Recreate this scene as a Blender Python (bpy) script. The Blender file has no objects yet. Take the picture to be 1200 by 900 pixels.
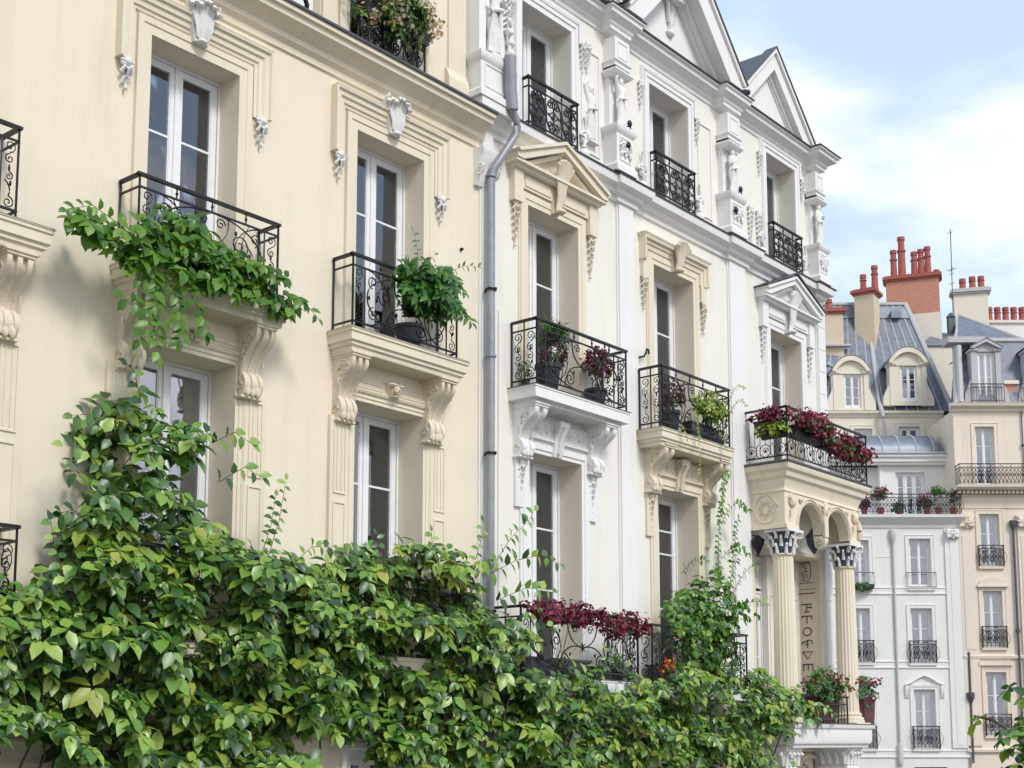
import bpy, math, random
from mathutils import Vector, noise, Matrix
import bmesh
PI=math.pi
R=random.Random(11)
S=bpy.context.scene
COL=S.collection
# ------------------------------------------------------------------ camera frame
CAMH=3.2; CD=12.0
TH=math.atan(.13); AZ=math.atan(1340*math.cos(TH)/1600.)
FH=(math.cos(AZ),math.sin(AZ)); RT=(math.sin(AZ),-math.cos(AZ))
cam=bpy.data.cameras.new('camera'); co=bpy.data.objects.new('camera',cam); COL.objects.link(co)
co.location=(0,-CD,CAMH)
fwd=Vector((FH[0]*math.cos(TH),FH[1]*math.cos(TH),math.sin(TH)))
co.rotation_euler=fwd.to_track_quat('-Z','Y').to_euler()
cam.sensor_width=36; cam.lens=36*1600/1200.; cam.shift_y=.175; cam.clip_end=2000; cam.clip_start=.1
S.camera=co
# ------------------------------------------------------------------ materials
def nt(name):
    m=bpy.data.materials.new(name); m.use_nodes=True; t=m.node_tree; t.nodes.clear(); return m,t,t.nodes,t.links
def stucco(name,col,var=.06,stain=.12,bump=.15,rough=.85,scale=1.0,stcol=(.30,.26,.20)):
    m,t,N,L=nt(name)
    out=N.new('ShaderNodeOutputMaterial'); b=N.new('ShaderNodeBsdfPrincipled'); L.new(b.outputs[0],out.inputs[0])
    b.inputs['Roughness'].default_value=rough
    g=N.new('ShaderNodeNewGeometry')
    n1=N.new('ShaderNodeTexNoise'); n1.inputs['Scale'].default_value=.7*scale; n1.inputs['Detail'].default_value=8; n1.inputs['Roughness'].default_value=.65
    L.new(g.outputs['Position'],n1.inputs['Vector'])
    r1=N.new('ShaderNodeMapRange'); r1.inputs[1].default_value=.3; r1.inputs[2].default_value=.7; r1.inputs[3].default_value=1-var; r1.inputs[4].default_value=1+var*.5
    L.new(n1.outputs['Fac'],r1.inputs[0])
    mu=N.new('ShaderNodeVectorMath'); mu.operation='SCALE'; mu.inputs[0].default_value=col; L.new(r1.outputs[0],mu.inputs['Scale'])
    # rain streaks and grime
    mp=N.new('ShaderNodeMapping'); mp.inputs['Scale'].default_value=(5*scale,5*scale,.45*scale); L.new(g.outputs['Position'],mp.inputs['Vector'])
    n2=N.new('ShaderNodeTexNoise'); n2.inputs['Scale'].default_value=1; n2.inputs['Detail'].default_value=10; n2.inputs['Roughness'].default_value=.7; L.new(mp.outputs[0],n2.inputs['Vector'])
    r2=N.new('ShaderNodeMapRange'); r2.inputs[1].default_value=.52; r2.inputs[2].default_value=.8; r2.inputs[3].default_value=0; r2.inputs[4].default_value=stain*3; L.new(n2.outputs['Fac'],r2.inputs[0])
    mx=N.new('ShaderNodeMix'); mx.data_type='RGBA'; L.new(r2.outputs[0],mx.inputs[0]); L.new(mu.outputs[0],mx.inputs[6]); mx.inputs[7].default_value=(*stcol,1)
    L.new(mx.outputs[2],b.inputs['Base Color'])
    n3=N.new('ShaderNodeTexNoise'); n3.inputs['Scale'].default_value=38*scale; n3.inputs['Detail'].default_value=5; L.new(g.outputs['Position'],n3.inputs['Vector'])
    n4=N.new('ShaderNodeTexNoise'); n4.inputs['Scale'].default_value=3.1*scale; n4.inputs['Detail'].default_value=3; L.new(g.outputs['Position'],n4.inputs['Vector'])
    ad=N.new('ShaderNodeMath'); ad.operation='MULTIPLY_ADD'; L.new(n4.outputs['Fac'],ad.inputs[0]); ad.inputs[1].default_value=3; L.new(n3.outputs['Fac'],ad.inputs[2])
    bp=N.new('ShaderNodeBump'); bp.inputs['Strength'].default_value=bump; bp.inputs['Distance'].default_value=.012/scale; L.new(ad.outputs[0],bp.inputs['Height']); L.new(bp.outputs[0],b.inputs['Normal'])
    return m
def plain(name,col,rough=.5,metal=0,var=.1,spec=.5,nscale=6):
    m,t,N,L=nt(name)
    out=N.new('ShaderNodeOutputMaterial'); b=N.new('ShaderNodeBsdfPrincipled'); L.new(b.outputs[0],out.inputs[0])
    b.inputs['Roughness'].default_value=rough; b.inputs['Metallic'].default_value=metal; b.inputs['Specular IOR Level'].default_value=spec
    g=N.new('ShaderNodeNewGeometry'); n1=N.new('ShaderNodeTexNoise'); n1.inputs['Scale'].default_value=nscale; n1.inputs['Detail'].default_value=6
    L.new(g.outputs['Position'],n1.inputs['Vector'])
    r1=N.new('ShaderNodeMapRange'); r1.inputs[1].default_value=.3; r1.inputs[2].default_value=.7; r1.inputs[3].default_value=1-var; r1.inputs[4].default_value=1+var; L.new(n1.outputs['Fac'],r1.inputs[0])
    mu=N.new('ShaderNodeVectorMath'); mu.operation='SCALE'; mu.inputs[0].default_value=col; L.new(r1.outputs[0],mu.inputs['Scale']); L.new(mu.outputs[0],b.inputs['Base Color'])
    r3=N.new('ShaderNodeMapRange'); r3.inputs[3].default_value=rough-.08; r3.inputs[4].default_value=rough+.1; L.new(n1.outputs['Fac'],r3.inputs[0]); L.new(r3.outputs[0],b.inputs['Roughness'])
    return m
def leafmat(name,cols,transl=.3,rough=.36,spec=.5):
    m,t,N,L=nt(name)
    out=N.new('ShaderNodeOutputMaterial'); b=N.new('ShaderNodeBsdfPrincipled'); tr=N.new('ShaderNodeBsdfTranslucent'); mx=N.new('ShaderNodeMixShader')
    g=N.new('ShaderNodeNewGeometry'); cr=N.new('ShaderNodeValToRGB'); L.new(g.outputs['Random Per Island'],cr.inputs[0])
    el=cr.color_ramp.elements
    for i,c in enumerate(cols):
        p=i/(len(cols)-1)
        e=el[0] if i==0 else (el[-1] if i==len(cols)-1 else el.new(p))
        e.position=p; e.color=(*c,1)
    n1=N.new('ShaderNodeTexNoise'); n1.inputs['Scale'].default_value=30; L.new(g.outputs['Position'],n1.inputs['Vector'])
    r1=N.new('ShaderNodeMapRange'); r1.inputs[3].default_value=.75; r1.inputs[4].default_value=1.25; L.new(n1.outputs['Fac'],r1.inputs[0])
    mu=N.new('ShaderNodeVectorMath'); mu.operation='SCALE'; L.new(cr.outputs[0],mu.inputs[0]); L.new(r1.outputs[0],mu.inputs['Scale'])
    L.new(mu.outputs[0],b.inputs['Base Color']); b.inputs['Roughness'].default_value=rough; b.inputs['Specular IOR Level'].default_value=spec
    m2=N.new('ShaderNodeVectorMath'); m2.operation='MULTIPLY'; L.new(mu.outputs[0],m2.inputs[0]); m2.inputs[1].default_value=(1.3,1.5,.5); L.new(m2.outputs[0],tr.inputs[0])
    mx.inputs[0].default_value=transl; L.new(b.outputs[0],mx.inputs[1]); L.new(tr.outputs[0],mx.inputs[2]); L.new(mx.outputs[0],out.inputs[0])
    return m
def glassmat(name,tint=(.90,.90,.91)):
    m,t,N,L=nt(name)
    out=N.new('ShaderNodeOutputMaterial'); tr=N.new('ShaderNodeBsdfTransparent'); tr.inputs[0].default_value=(*tint,1)
    gl=N.new('ShaderNodeBsdfGlossy'); gl.inputs['Roughness'].default_value=.03; gl.inputs[0].default_value=(.9,.93,1,1)
    g=N.new('ShaderNodeNewGeometry'); n=N.new('ShaderNodeTexNoise'); n.inputs['Scale'].default_value=1.7; L.new(g.outputs['Position'],n.inputs['Vector'])
    bp=N.new('ShaderNodeBump'); bp.inputs['Strength'].default_value=.25; bp.inputs['Distance'].default_value=.02; L.new(n.outputs['Fac'],bp.inputs['Height']); L.new(bp.outputs[0],gl.inputs['Normal'])
    fr=N.new('ShaderNodeFresnel'); fr.inputs[0].default_value=1.55
    ma=N.new('ShaderNodeMath'); ma.operation='MULTIPLY_ADD'; L.new(fr.outputs[0],ma.inputs[0]); ma.inputs[1].default_value=1.7; ma.inputs[2].default_value=.08
    mx=N.new('ShaderNodeMixShader'); L.new(ma.outputs[0],mx.inputs[0]); L.new(tr.outputs[0],mx.inputs[1]); L.new(gl.outputs[0],mx.inputs[2]); L.new(mx.outputs[0],out.inputs[0])
    return m
def brickmat(name,c1,c2,mortar,sc=1):
    m,t,N,L=nt(name)
    out=N.new('ShaderNodeOutputMaterial'); b=N.new('ShaderNodeBsdfPrincipled'); L.new(b.outputs[0],out.inputs[0]); b.inputs['Roughness'].default_value=.85
    g=N.new('ShaderNodeNewGeometry'); sp=N.new('ShaderNodeSeparateXYZ'); L.new(g.outputs['Position'],sp.inputs[0])
    su=N.new('ShaderNodeMath'); su.operation='MULTIPLY_ADD'; L.new(sp.outputs[0],su.inputs[0]); su.inputs[1].default_value=.65
    sv=N.new('ShaderNodeMath'); sv.operation='MULTIPLY'; L.new(sp.outputs[1],sv.inputs[0]); sv.inputs[1].default_value=-.76; L.new(sv.outputs[0],su.inputs[2])
    cb=N.new('ShaderNodeCombineXYZ'); L.new(su.outputs[0],cb.inputs[0]); L.new(sp.outputs[2],cb.inputs[1])
    br=N.new('ShaderNodeTexBrick'); L.new(cb.outputs[0],br.inputs['Vector']); br.inputs['Scale'].default_value=3*sc
    br.inputs['Color1'].default_value=(*c1,1); br.inputs['Color2'].default_value=(*c2,1); br.inputs['Mortar'].default_value=(*mortar,1); br.inputs['Mortar Size'].default_value=.03
    L.new(br.outputs[0],b.inputs['Base Color']); return m
M={}
M['cream']=stucco('cream_stucco',(.785,.695,.55),.03,.06,.18)
M['creamtrim']=stucco('cream_trim',(.76,.675,.525),.05,.10,.06)
M['wallwhite']=stucco('ivory_stucco',(.80,.765,.69),.04,.06,.12)
M['white']=stucco('white_stucco',(.80,.785,.76),.04,.06,.06)
M['whitecarve']=stucco('white_carved_plaster',(.80,.785,.76),.08,.14,.5,stcol=(.38,.34,.30))
M['creamcarve']=stucco('cream_carved_plaster',(.73,.64,.50),.10,.16,.5,stcol=(.35,.27,.18))
M['ochre']=stucco('ochre_plaster',(.77,.68,.53),.06,.12,.12,stcol=(.38,.28,.16))
M['iron']=plain('wrought_iron',(.012,.012,.015),.42,.3,.2)
M['zinc']=plain('zinc_sheet',(.22,.24,.275),.42,.5,.18,nscale=2.5)
M['pipe']=plain('painted_zinc_pipe',(.285,.295,.32),.4,.2,.10)
M['flash']=plain('lead_flashing',(.10,.10,.115),.5,.4,.2)
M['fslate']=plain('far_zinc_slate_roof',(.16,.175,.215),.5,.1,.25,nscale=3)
M['tan']=stucco('tan_jamb_plaster',(.60,.52,.42),.06,.08,.1)
M['slate']=plain('slate_roof',(.085,.095,.12),.6,0,.22,nscale=8)
M['paint']=plain('white_window_paint',(.80,.80,.80),.35,0,.04)
M['glass']=glassmat('window_glass'); 
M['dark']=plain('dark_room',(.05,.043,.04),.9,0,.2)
M['curtain']=plain('sheer_curtain',(.88,.85,.80),.9,0,.05)
M['curtaind']=plain('dark_curtain',(.22,.18,.155),.9,0,.1)
M['curtaing']=plain('grey_voile_curtain',(.34,.355,.37),.9,0,.1)
M['reveal']=stucco('reveal_shade_plaster',(.74,.655,.535),.04,.05,.1)  # shade inside the white building's window recesses, put into the plaster colour
M['reveal2']=stucco('attic_reveal_shade_plaster',(.72,.67,.58),.04,.05,.1)  # attic recess shade, likewise mixed into the plaster tone
M['navy']=plain('dark_blue_capital_paint',(.045,.06,.095),.4,0,.35)
M['letter']=plain('dark_lettering',(.05,.035,.03),.6,0,.2)
M['terra']=plain('terracotta_pot',(.37,.10,.075),.8,0,.15)
M['pot']=plain('dark_plastic_pot',(.035,.04,.045),.5,0,.15)
M['burg']=plain('burgundy_trough',(.10,.025,.035),.55,0,.2)
M['stem']=plain('woody_stem',(.09,.06,.035),.8,0,.3)
M['gstem']=plain('green_stem',(.10,.17,.04),.6,0,.2)
M['brick']=brickmat('red_brick',(.58,.21,.13),(.50,.17,.10),(.52,.36,.27))
M['cbrick']=brickmat('buff_brick',(.62,.50,.34),(.66,.54,.38),(.62,.52,.40))
M['fwhite']=stucco('far_white_stucco',(.79,.77,.73),.04,.07,.06,scale=.5)
M['fcream']=stucco('far_cream_stucco',(.79,.71,.58),.04,.07,.06,scale=.5)
M['fpink']=stucco('far_pink_stone',(.78,.675,.555),.06,.10,.08,scale=.5)
M['ftrim']=stucco('far_pale_stone_trim',(.78,.70,.58),.05,.06,.05,scale=.5)
M['fgrey']=stucco('far_grey_trim',(.50,.49,.49),.05,.05,.05,scale=.5)
M['asphalt']=stucco('asphalt',(.05,.05,.052),.2,.1,.6,stcol=(.03,.03,.03))
M['paving']=stucco('stone_paving',(.28,.27,.25),.15,.1,.4,stcol=(.12,.11,.1))
M['earth']=stucco('ground_surface',(.16,.15,.14),.15,.1,.4,stcol=(.1,.1,.1))
M['leafA']=leafmat('creeper_leaf',[(.016,.05,.010),(.035,.105,.016),(.085,.19,.028),(.16,.30,.04),(.30,.42,.07)],transl=.12,rough=.38,spec=.7)
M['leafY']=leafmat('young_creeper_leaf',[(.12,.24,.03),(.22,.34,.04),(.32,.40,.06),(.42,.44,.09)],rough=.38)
M['leafC']=leafmat('balcony_creeper_leaf',[(.04,.125,.014),(.08,.20,.02),(.17,.31,.035)],rough=.38)
M['leafF']=leafmat('fern_leaf',[(.03,.10,.018),(.05,.16,.025),(.12,.26,.04)],rough=.42)
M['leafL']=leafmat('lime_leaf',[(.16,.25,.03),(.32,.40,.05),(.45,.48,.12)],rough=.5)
M['leafR']=leafmat('red_bract',[(.09,.012,.022),(.17,.018,.04),(.30,.035,.075)],rough=.5,transl=.2)
M['leafM']=leafmat('magenta_bract',[(.18,.012,.035),(.34,.03,.08),(.09,.012,.022),(.25,.06,.09)],rough=.5,transl=.2)
M['leafP']=leafmat('peach_flower',[(.55,.28,.18),(.62,.50,.36),(.60,.60,.42),(.30,.10,.07)],rough=.6,transl=.2)
M['leafO']=leafmat('orange_flower',[(.6,.12,.02),(.7,.2,.04)],rough=.6,transl=.2)
M['leafG']=leafmat('geranium_leaf',[(.03,.09,.02),(.06,.15,.04),(.11,.22,.07)],rough=.5)
# ------------------------------------------------------------------ mesh builder
XF=None
class MB:
    def __init__(s): s.v=[]; s.f=[]; s.m=[]; s.cm=0
    def add(s,vs,fs):
        b=len(s.v); s.v+=vs; s.f+=[[b+i for i in f] for f in fs]; s.m+=[s.cm]*len(fs)
    def box(s,x0,x1,y0,y1,z0,z1):
        s.add([(x0,y0,z0),(x1,y0,z0),(x1,y1,z0),(x0,y1,z0),(x0,y0,z1),(x1,y0,z1),(x1,y1,z1),(x0,y1,z1)],
              [(0,3,2,1),(4,5,6,7),(0,1,5,4),(1,2,6,5),(2,3,7,6),(3,0,4,7)])
    def quad(s,a,b,c,d): s.add([a,b,c,d],[(0,1,2,3)])
    def poly_y(s,pts,y0,y1):   # polygon in XZ extruded along Y
        n=len(pts); s.add([(x,y0,z) for x,z in pts]+[(x,y1,z) for x,z in pts],[list(range(n)),list(range(2*n-1,n-1,-1))]+[(i,(i+1)%n,n+(i+1)%n,n+i) for i in range(n)])
    def poly_x(s,pts,x0,x1):   # polygon in (d,z) extruded along X; y=-d
        n=len(pts); s.add([(x0,-d,z) for d,z in pts]+[(x1,-d,z) for d,z in pts],[list(range(n)),list(range(2*n-1,n-1,-1))]+[(i,(i+1)%n,n+(i+1)%n,n+i) for i in range(n)])
    def ring(s,x0,x1,d0,prof,yb=0.0):   # moulding round three sides of a rectangle against the wall
        vs=[];n=len(prof)
        for o,z in prof: vs+=[(x0-o,yb,z),(x0-o,-(d0+o),z),(x1+o,-(d0+o),z),(x1+o,yb,z)]
        fs=[]
        for i in range(n-1):
            for k in range(3): a=4*i+k; fs.append((a,a+1,a+5,a+4))
        fs.append((0,1,2,3)); e=4*(n-1); fs.append((e,e+1,e+2,e+3))
        s.add(vs,fs)
    def band(s,x0,x1,prof):  # straight moulding, prof (d,z) closed against wall
        s.poly_x([(-.01,prof[0][1])]+list(prof)+[(-.01,prof[-1][1])],x0,x1)
    def arch(s,x0,x1,z0,z1,prof): # architrave, prof (offset outward, d)
        vs=[];n=len(prof)
        for o,d in prof: vs+=[(x0-o,-d,z0),(x0-o,-d,z1+o),(x1+o,-d,z1+o),(x1+o,-d,z0)]
        fs=[]
        for i in range(n-1):
            for k in range(3): a=4*i+k; fs.append((a,a+1,a+5,a+4))
        fs.append([4*i for i in range(n)]); fs.append([4*i+3 for i in range(n)])
        s.add(vs,fs)
    def tube(s,pts,r,n=5,taper=None,cap=True):
        pts=[Vector(p) for p in pts]; m=len(pts); vs=[]
        for i,p in enumerate(pts):
            t=(pts[min(i+1,m-1)]-pts[max(i-1,0)])
            if t.length<1e-9: t=Vector((0,0,1))
            t.normalize(); a=t.cross(Vector((0,0,1)))
            if a.length<.05: a=t.cross(Vector((0,1,0)))
            a.normalize(); b=t.cross(a)
            rr=r if taper is None else r*(taper[0]+(taper[1]-taper[0])*i/(m-1))
            for k in range(n): q=2*PI*k/n+.4; vs.append(tuple(p+a*rr*math.cos(q)+b*rr*math.sin(q)))
        fs=[(i*n+k,i*n+(k+1)%n,(i+1)*n+(k+1)%n,(i+1)*n+k) for i in range(m-1) for k in range(n)]
        if cap: fs+= [list(range(n)),list(range((m-1)*n,m*n))]
        s.add(vs,fs)
    def ell(s,c,r,nu=8,nv=5,rot=None):
        vs=[(0,0,-1)]
        for j in range(1,nv):
            a=-PI/2+PI*j/nv
            for i in range(nu): b=2*PI*i/nu; vs.append((math.cos(a)*math.cos(b),math.cos(a)*math.sin(b),math.sin(a)))
        vs.append((0,0,1)); e=len(vs)-1
        fs=[(0,1+(i+1)%nu,1+i) for i in range(nu)]+[(e,1+(nv-2)*nu+i,1+(nv-2)*nu+(i+1)%nu) for i in range(nu)]
        for j in range(nv-2):
            for i in range(nu): a=1+j*nu+i; b=1+j*nu+(i+1)%nu; fs.append((a,b,b+nu,a+nu))
        o=[]
        for v in vs:
            w=Vector((v[0]*r[0],v[1]*r[1],v[2]*r[2]))
            if rot is not None: w=rot@w
            o.append((c[0]+w.x,c[1]+w.y,c[2]+w.z))
        s.add(o,fs)
    def lathe(s,cx,cy,prof,n=24,flutes=0,fd=0):
        vs=[]
        for r,z in prof:
            for k in range(n):
                a=2*PI*k/n; rr=r
                if flutes and k%2: rr=r-fd
                vs.append((cx+rr*math.cos(a),cy+rr*math.sin(a),z))
        m=len(prof)
        s.add(vs,[(i*n+k,i*n+(k+1)%n,(i+1)*n+(k+1)%n,(i+1)*n+k) for i in range(m-1) for k in range(n)]+[list(range(n)),list(range((m-1)*n,m*n))])
WL={}
def prop(o,label=None,cat=None,group=None,kind=None):
    if label:o['label']=label
    if cat:o['category']=cat
    if group:o['group']=group
    if kind:o['kind']=kind
    return o
def empty(name,loc,label,cat,group=None):
    if XF: loc=XF(*loc)
    o=bpy.data.objects.new(name,None); COL.objects.link(o); o.location=loc; WL[o]=Vector(loc); o.empty_display_size=.3
    if group is None: group={'plant':'potted plants on the balconies','flower box':'flower boxes on the balcony rails'}.get(cat)
    return prop(o,label,cat,group)
def obj(name,mb,mat,parent=None,smooth=None,label=None,cat=None,group=None,kind=None,recalc=True):
    if not mb.v: return None
    vs=[XF(*p) for p in mb.v] if XF else mb.v
    xs=[p[0] for p in vs];ys=[p[1] for p in vs];zs=[p[2] for p in vs]
    O=Vector(((min(xs)+max(xs))/2,(min(ys)+max(ys))/2,min(zs)))
    me=bpy.data.meshes.new(name); me.from_pydata([(p[0]-O.x,p[1]-O.y,p[2]-O.z) for p in vs],[],mb.f)
    mats=mat if isinstance(mat,list) else [mat]
    for q in mats: me.materials.append(M[q])
    if len(mats)>1: me.polygons.foreach_set('material_index',mb.m)
    if recalc:
        bm=bmesh.new(); bm.from_mesh(me); bmesh.ops.recalc_face_normals(bm,faces=bm.faces); bm.to_mesh(me); bm.free()
    if smooth is not None:
        me.polygons.foreach_set('use_smooth',[True]*len(me.polygons))
        if smooth<179: me.set_sharp_from_angle(angle=math.radians(smooth))
    me.update()
    o=bpy.data.objects.new(name,me); COL.objects.link(o); WL[o]=O
    if parent is not None: o.parent=parent; o.location=O-WL[parent]
    else: o.location=O
    return prop(o,label,cat,group,kind)
# ------------------------------------------------------------------ architecture helpers
def wall(mb,x0,x1,z0,z1,ops,y=0.0,thick=None):
    xs=sorted({x0,x1}|{o[0] for o in ops}|{o[1] for o in ops}); zs=sorted({z0,z1}|{o[2] for o in ops}|{o[3] for o in ops})
    xs=[x for x in xs if x0<=x<=x1]; zs=[z for z in zs if z0<=z<=z1]
    for i in range(len(xs)-1):
        for j in range(len(zs)-1):
            cx=(xs[i]+xs[i+1])/2; cz=(zs[j]+zs[j+1])/2
            if any(o[0]<cx<o[1] and o[2]<cz<o[3] for o in ops): continue
            mb.quad((xs[i],y,zs[j]),(xs[i+1],y,zs[j]),(xs[i+1],y,zs[j+1]),(xs[i],y,zs[j+1]))
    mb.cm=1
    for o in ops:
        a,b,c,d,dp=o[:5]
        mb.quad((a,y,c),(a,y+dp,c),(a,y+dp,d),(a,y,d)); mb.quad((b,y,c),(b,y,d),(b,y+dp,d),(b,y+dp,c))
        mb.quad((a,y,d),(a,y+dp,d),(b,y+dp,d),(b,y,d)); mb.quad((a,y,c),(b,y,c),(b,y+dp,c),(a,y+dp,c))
    mb.cm=0
    if thick:
        mb.quad((x0,y,z0),(x0,y+thick,z0),(x0,y+thick,z1),(x0,y,z1)); mb.quad((x1,y,z0),(x1,y+thick,z0),(x1,y+thick,z1),(x1,y,z1))
        mb.quad((x0,y+thick,z0),(x1,y+thick,z0),(x1,y+thick,z1),(x0,y+thick,z1)); mb.quad((x0,y,z1),(x1,y,z1),(x1,y+thick,z1),(x0,y+thick,z1))
def window(parent,x0,x1,z0,z1,dp,bars=(.62,),curtain=0,leaf=2,side=0,label=None,fr=.03,y=0.0,room=1.1,mat='paint'):
    """casement window: frame part > panes, curtain, interior"""
    y0=y+dp; f=MB(); w=x1-x0; h=z1-z0
    g=.002
    f.box(x0+g,x0+fr,y0-.03,y0+.05,z0+g,z1-g); f.box(x1-fr,x1-g,y0-.03,y0+.05,z0+g,z1-g); f.box(x0+fr,x1-fr,y0-.03,y0+.05,z1-fr*1.3,z1-g); f.box(x0+fr,x1-fr,y0-.03,y0+.05,z0+g,z0+fr)
    ix0,ix1,iz0,iz1=x0+fr+.004,x1-fr-.004,z0+fr+.004,z1-fr*1.3-.004
    panes=[]; st=.078 if w>.95 else .05
    for k in range(leaf):
        a=ix0+(ix1-ix0)*k/leaf+.003; b=ix0+(ix1-ix0)*(k+1)/leaf-.003
        f.box(a,a+st,y0-.012,y0+.035,iz0,iz1); f.box(b-st,b,y0-.012,y0+.035,iz0,iz1)
        f.box(a+st,b-st,y0-.012,y0+.035,iz1-st,iz1); f.box(a+st,b-st,y0-.012,y0+.035,iz0,iz0+st*2.2)
        # chamfered inner bead
        f.box(a+st,a+st+.012,y0-.002,y0+.028,iz0+st*2.2,iz1-st); f.box(b-st-.012,b-st,y0-.002,y0+.028,iz0+st*2.2,iz1-st)
        zz=[iz0+st*2.2]
        for q in bars:
            zb=iz0+(iz1-iz0)*(1-q); f.box(a+st,b-st,y0-.004,y0+.026,zb-.013,zb+.013); zz.append(zb)
        panes.append((a+st,b-st,iz0+st*2.2,iz1-st))
    if leaf>=2:
        for k in range(1,leaf):
            c=ix0+(ix1-ix0)*k/leaf; f.box(c-.028,c+.028,y0-.03,y0-.013,iz0,iz1)
            f.ell((c+.01,y0-.05,iz0+(iz1-iz0)*.36),(.012,.022,.04),6,4)
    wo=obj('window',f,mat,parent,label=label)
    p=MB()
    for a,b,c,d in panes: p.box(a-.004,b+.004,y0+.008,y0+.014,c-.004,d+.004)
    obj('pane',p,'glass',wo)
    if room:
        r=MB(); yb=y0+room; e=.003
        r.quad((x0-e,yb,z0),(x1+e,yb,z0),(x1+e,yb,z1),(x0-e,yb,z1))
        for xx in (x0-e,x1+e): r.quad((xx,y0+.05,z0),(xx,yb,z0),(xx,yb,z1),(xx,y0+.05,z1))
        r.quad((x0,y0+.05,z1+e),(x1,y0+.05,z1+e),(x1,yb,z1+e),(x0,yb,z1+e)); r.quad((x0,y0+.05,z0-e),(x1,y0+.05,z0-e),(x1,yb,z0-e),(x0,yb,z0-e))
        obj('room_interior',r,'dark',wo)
    if curtain:
        c=MB(); a0,b0=(ix0,ix1)
        spans={1:[(.52,1.0,'c')],2:[(0,1,'c')],3:[(0,.2,'c'),(.72,1,'c')],4:[(.75,1.,'c')],5:[(0,1,'c')]}[curtain]
        for s0,s1,_ in spans:
            xa=a0+(b0-a0)*s0; xb=a0+(b0-a0)*s1; n=max(8,int((xb-xa)/.02)); vs=[]
            ph=R.random()*6
            for i in range(n+1):
                x=xa+(xb-xa)*i/n; yy=y0+.085+.022*math.sin(i*.9+ph)+.01*math.sin(i*2.3)
                vs+= [(x,yy,iz0),(x,yy*1.0+.006*math.sin(i*1.7),iz1)]
            c.add(vs,[(2*i,2*i+2,2*i+3,2*i+1) for i in range(n)])
        obj('curtain',c,{4:'curtaind',5:'curtaing'}.get(curtain,'curtain'),wo,smooth=60,recalc=False)
    return wo
def spiral(cx,cz,r,turns,a0,dr=1,n=None,r1=.15):
    n=n or int(10*turns)+2; out=[]
    for i in range(n):
        t=i/(n-1); rr=r*(1-(1-r1)*t); a=a0+dr*2*PI*turns*t; out.append((cx+rr*math.cos(a),cz+rr*math.sin(a)))
    return out
def arc2(x0,z0,x1,z1,b,n=10):
    out=[];dx,dz=x1-x0,z1-z0
    for i in range(n):
        t=i/(n-1); s=4*t*(1-t)*b; out.append((x0+dx*t-dz*s,z0+dz*t+dx*s))
    return out
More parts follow.
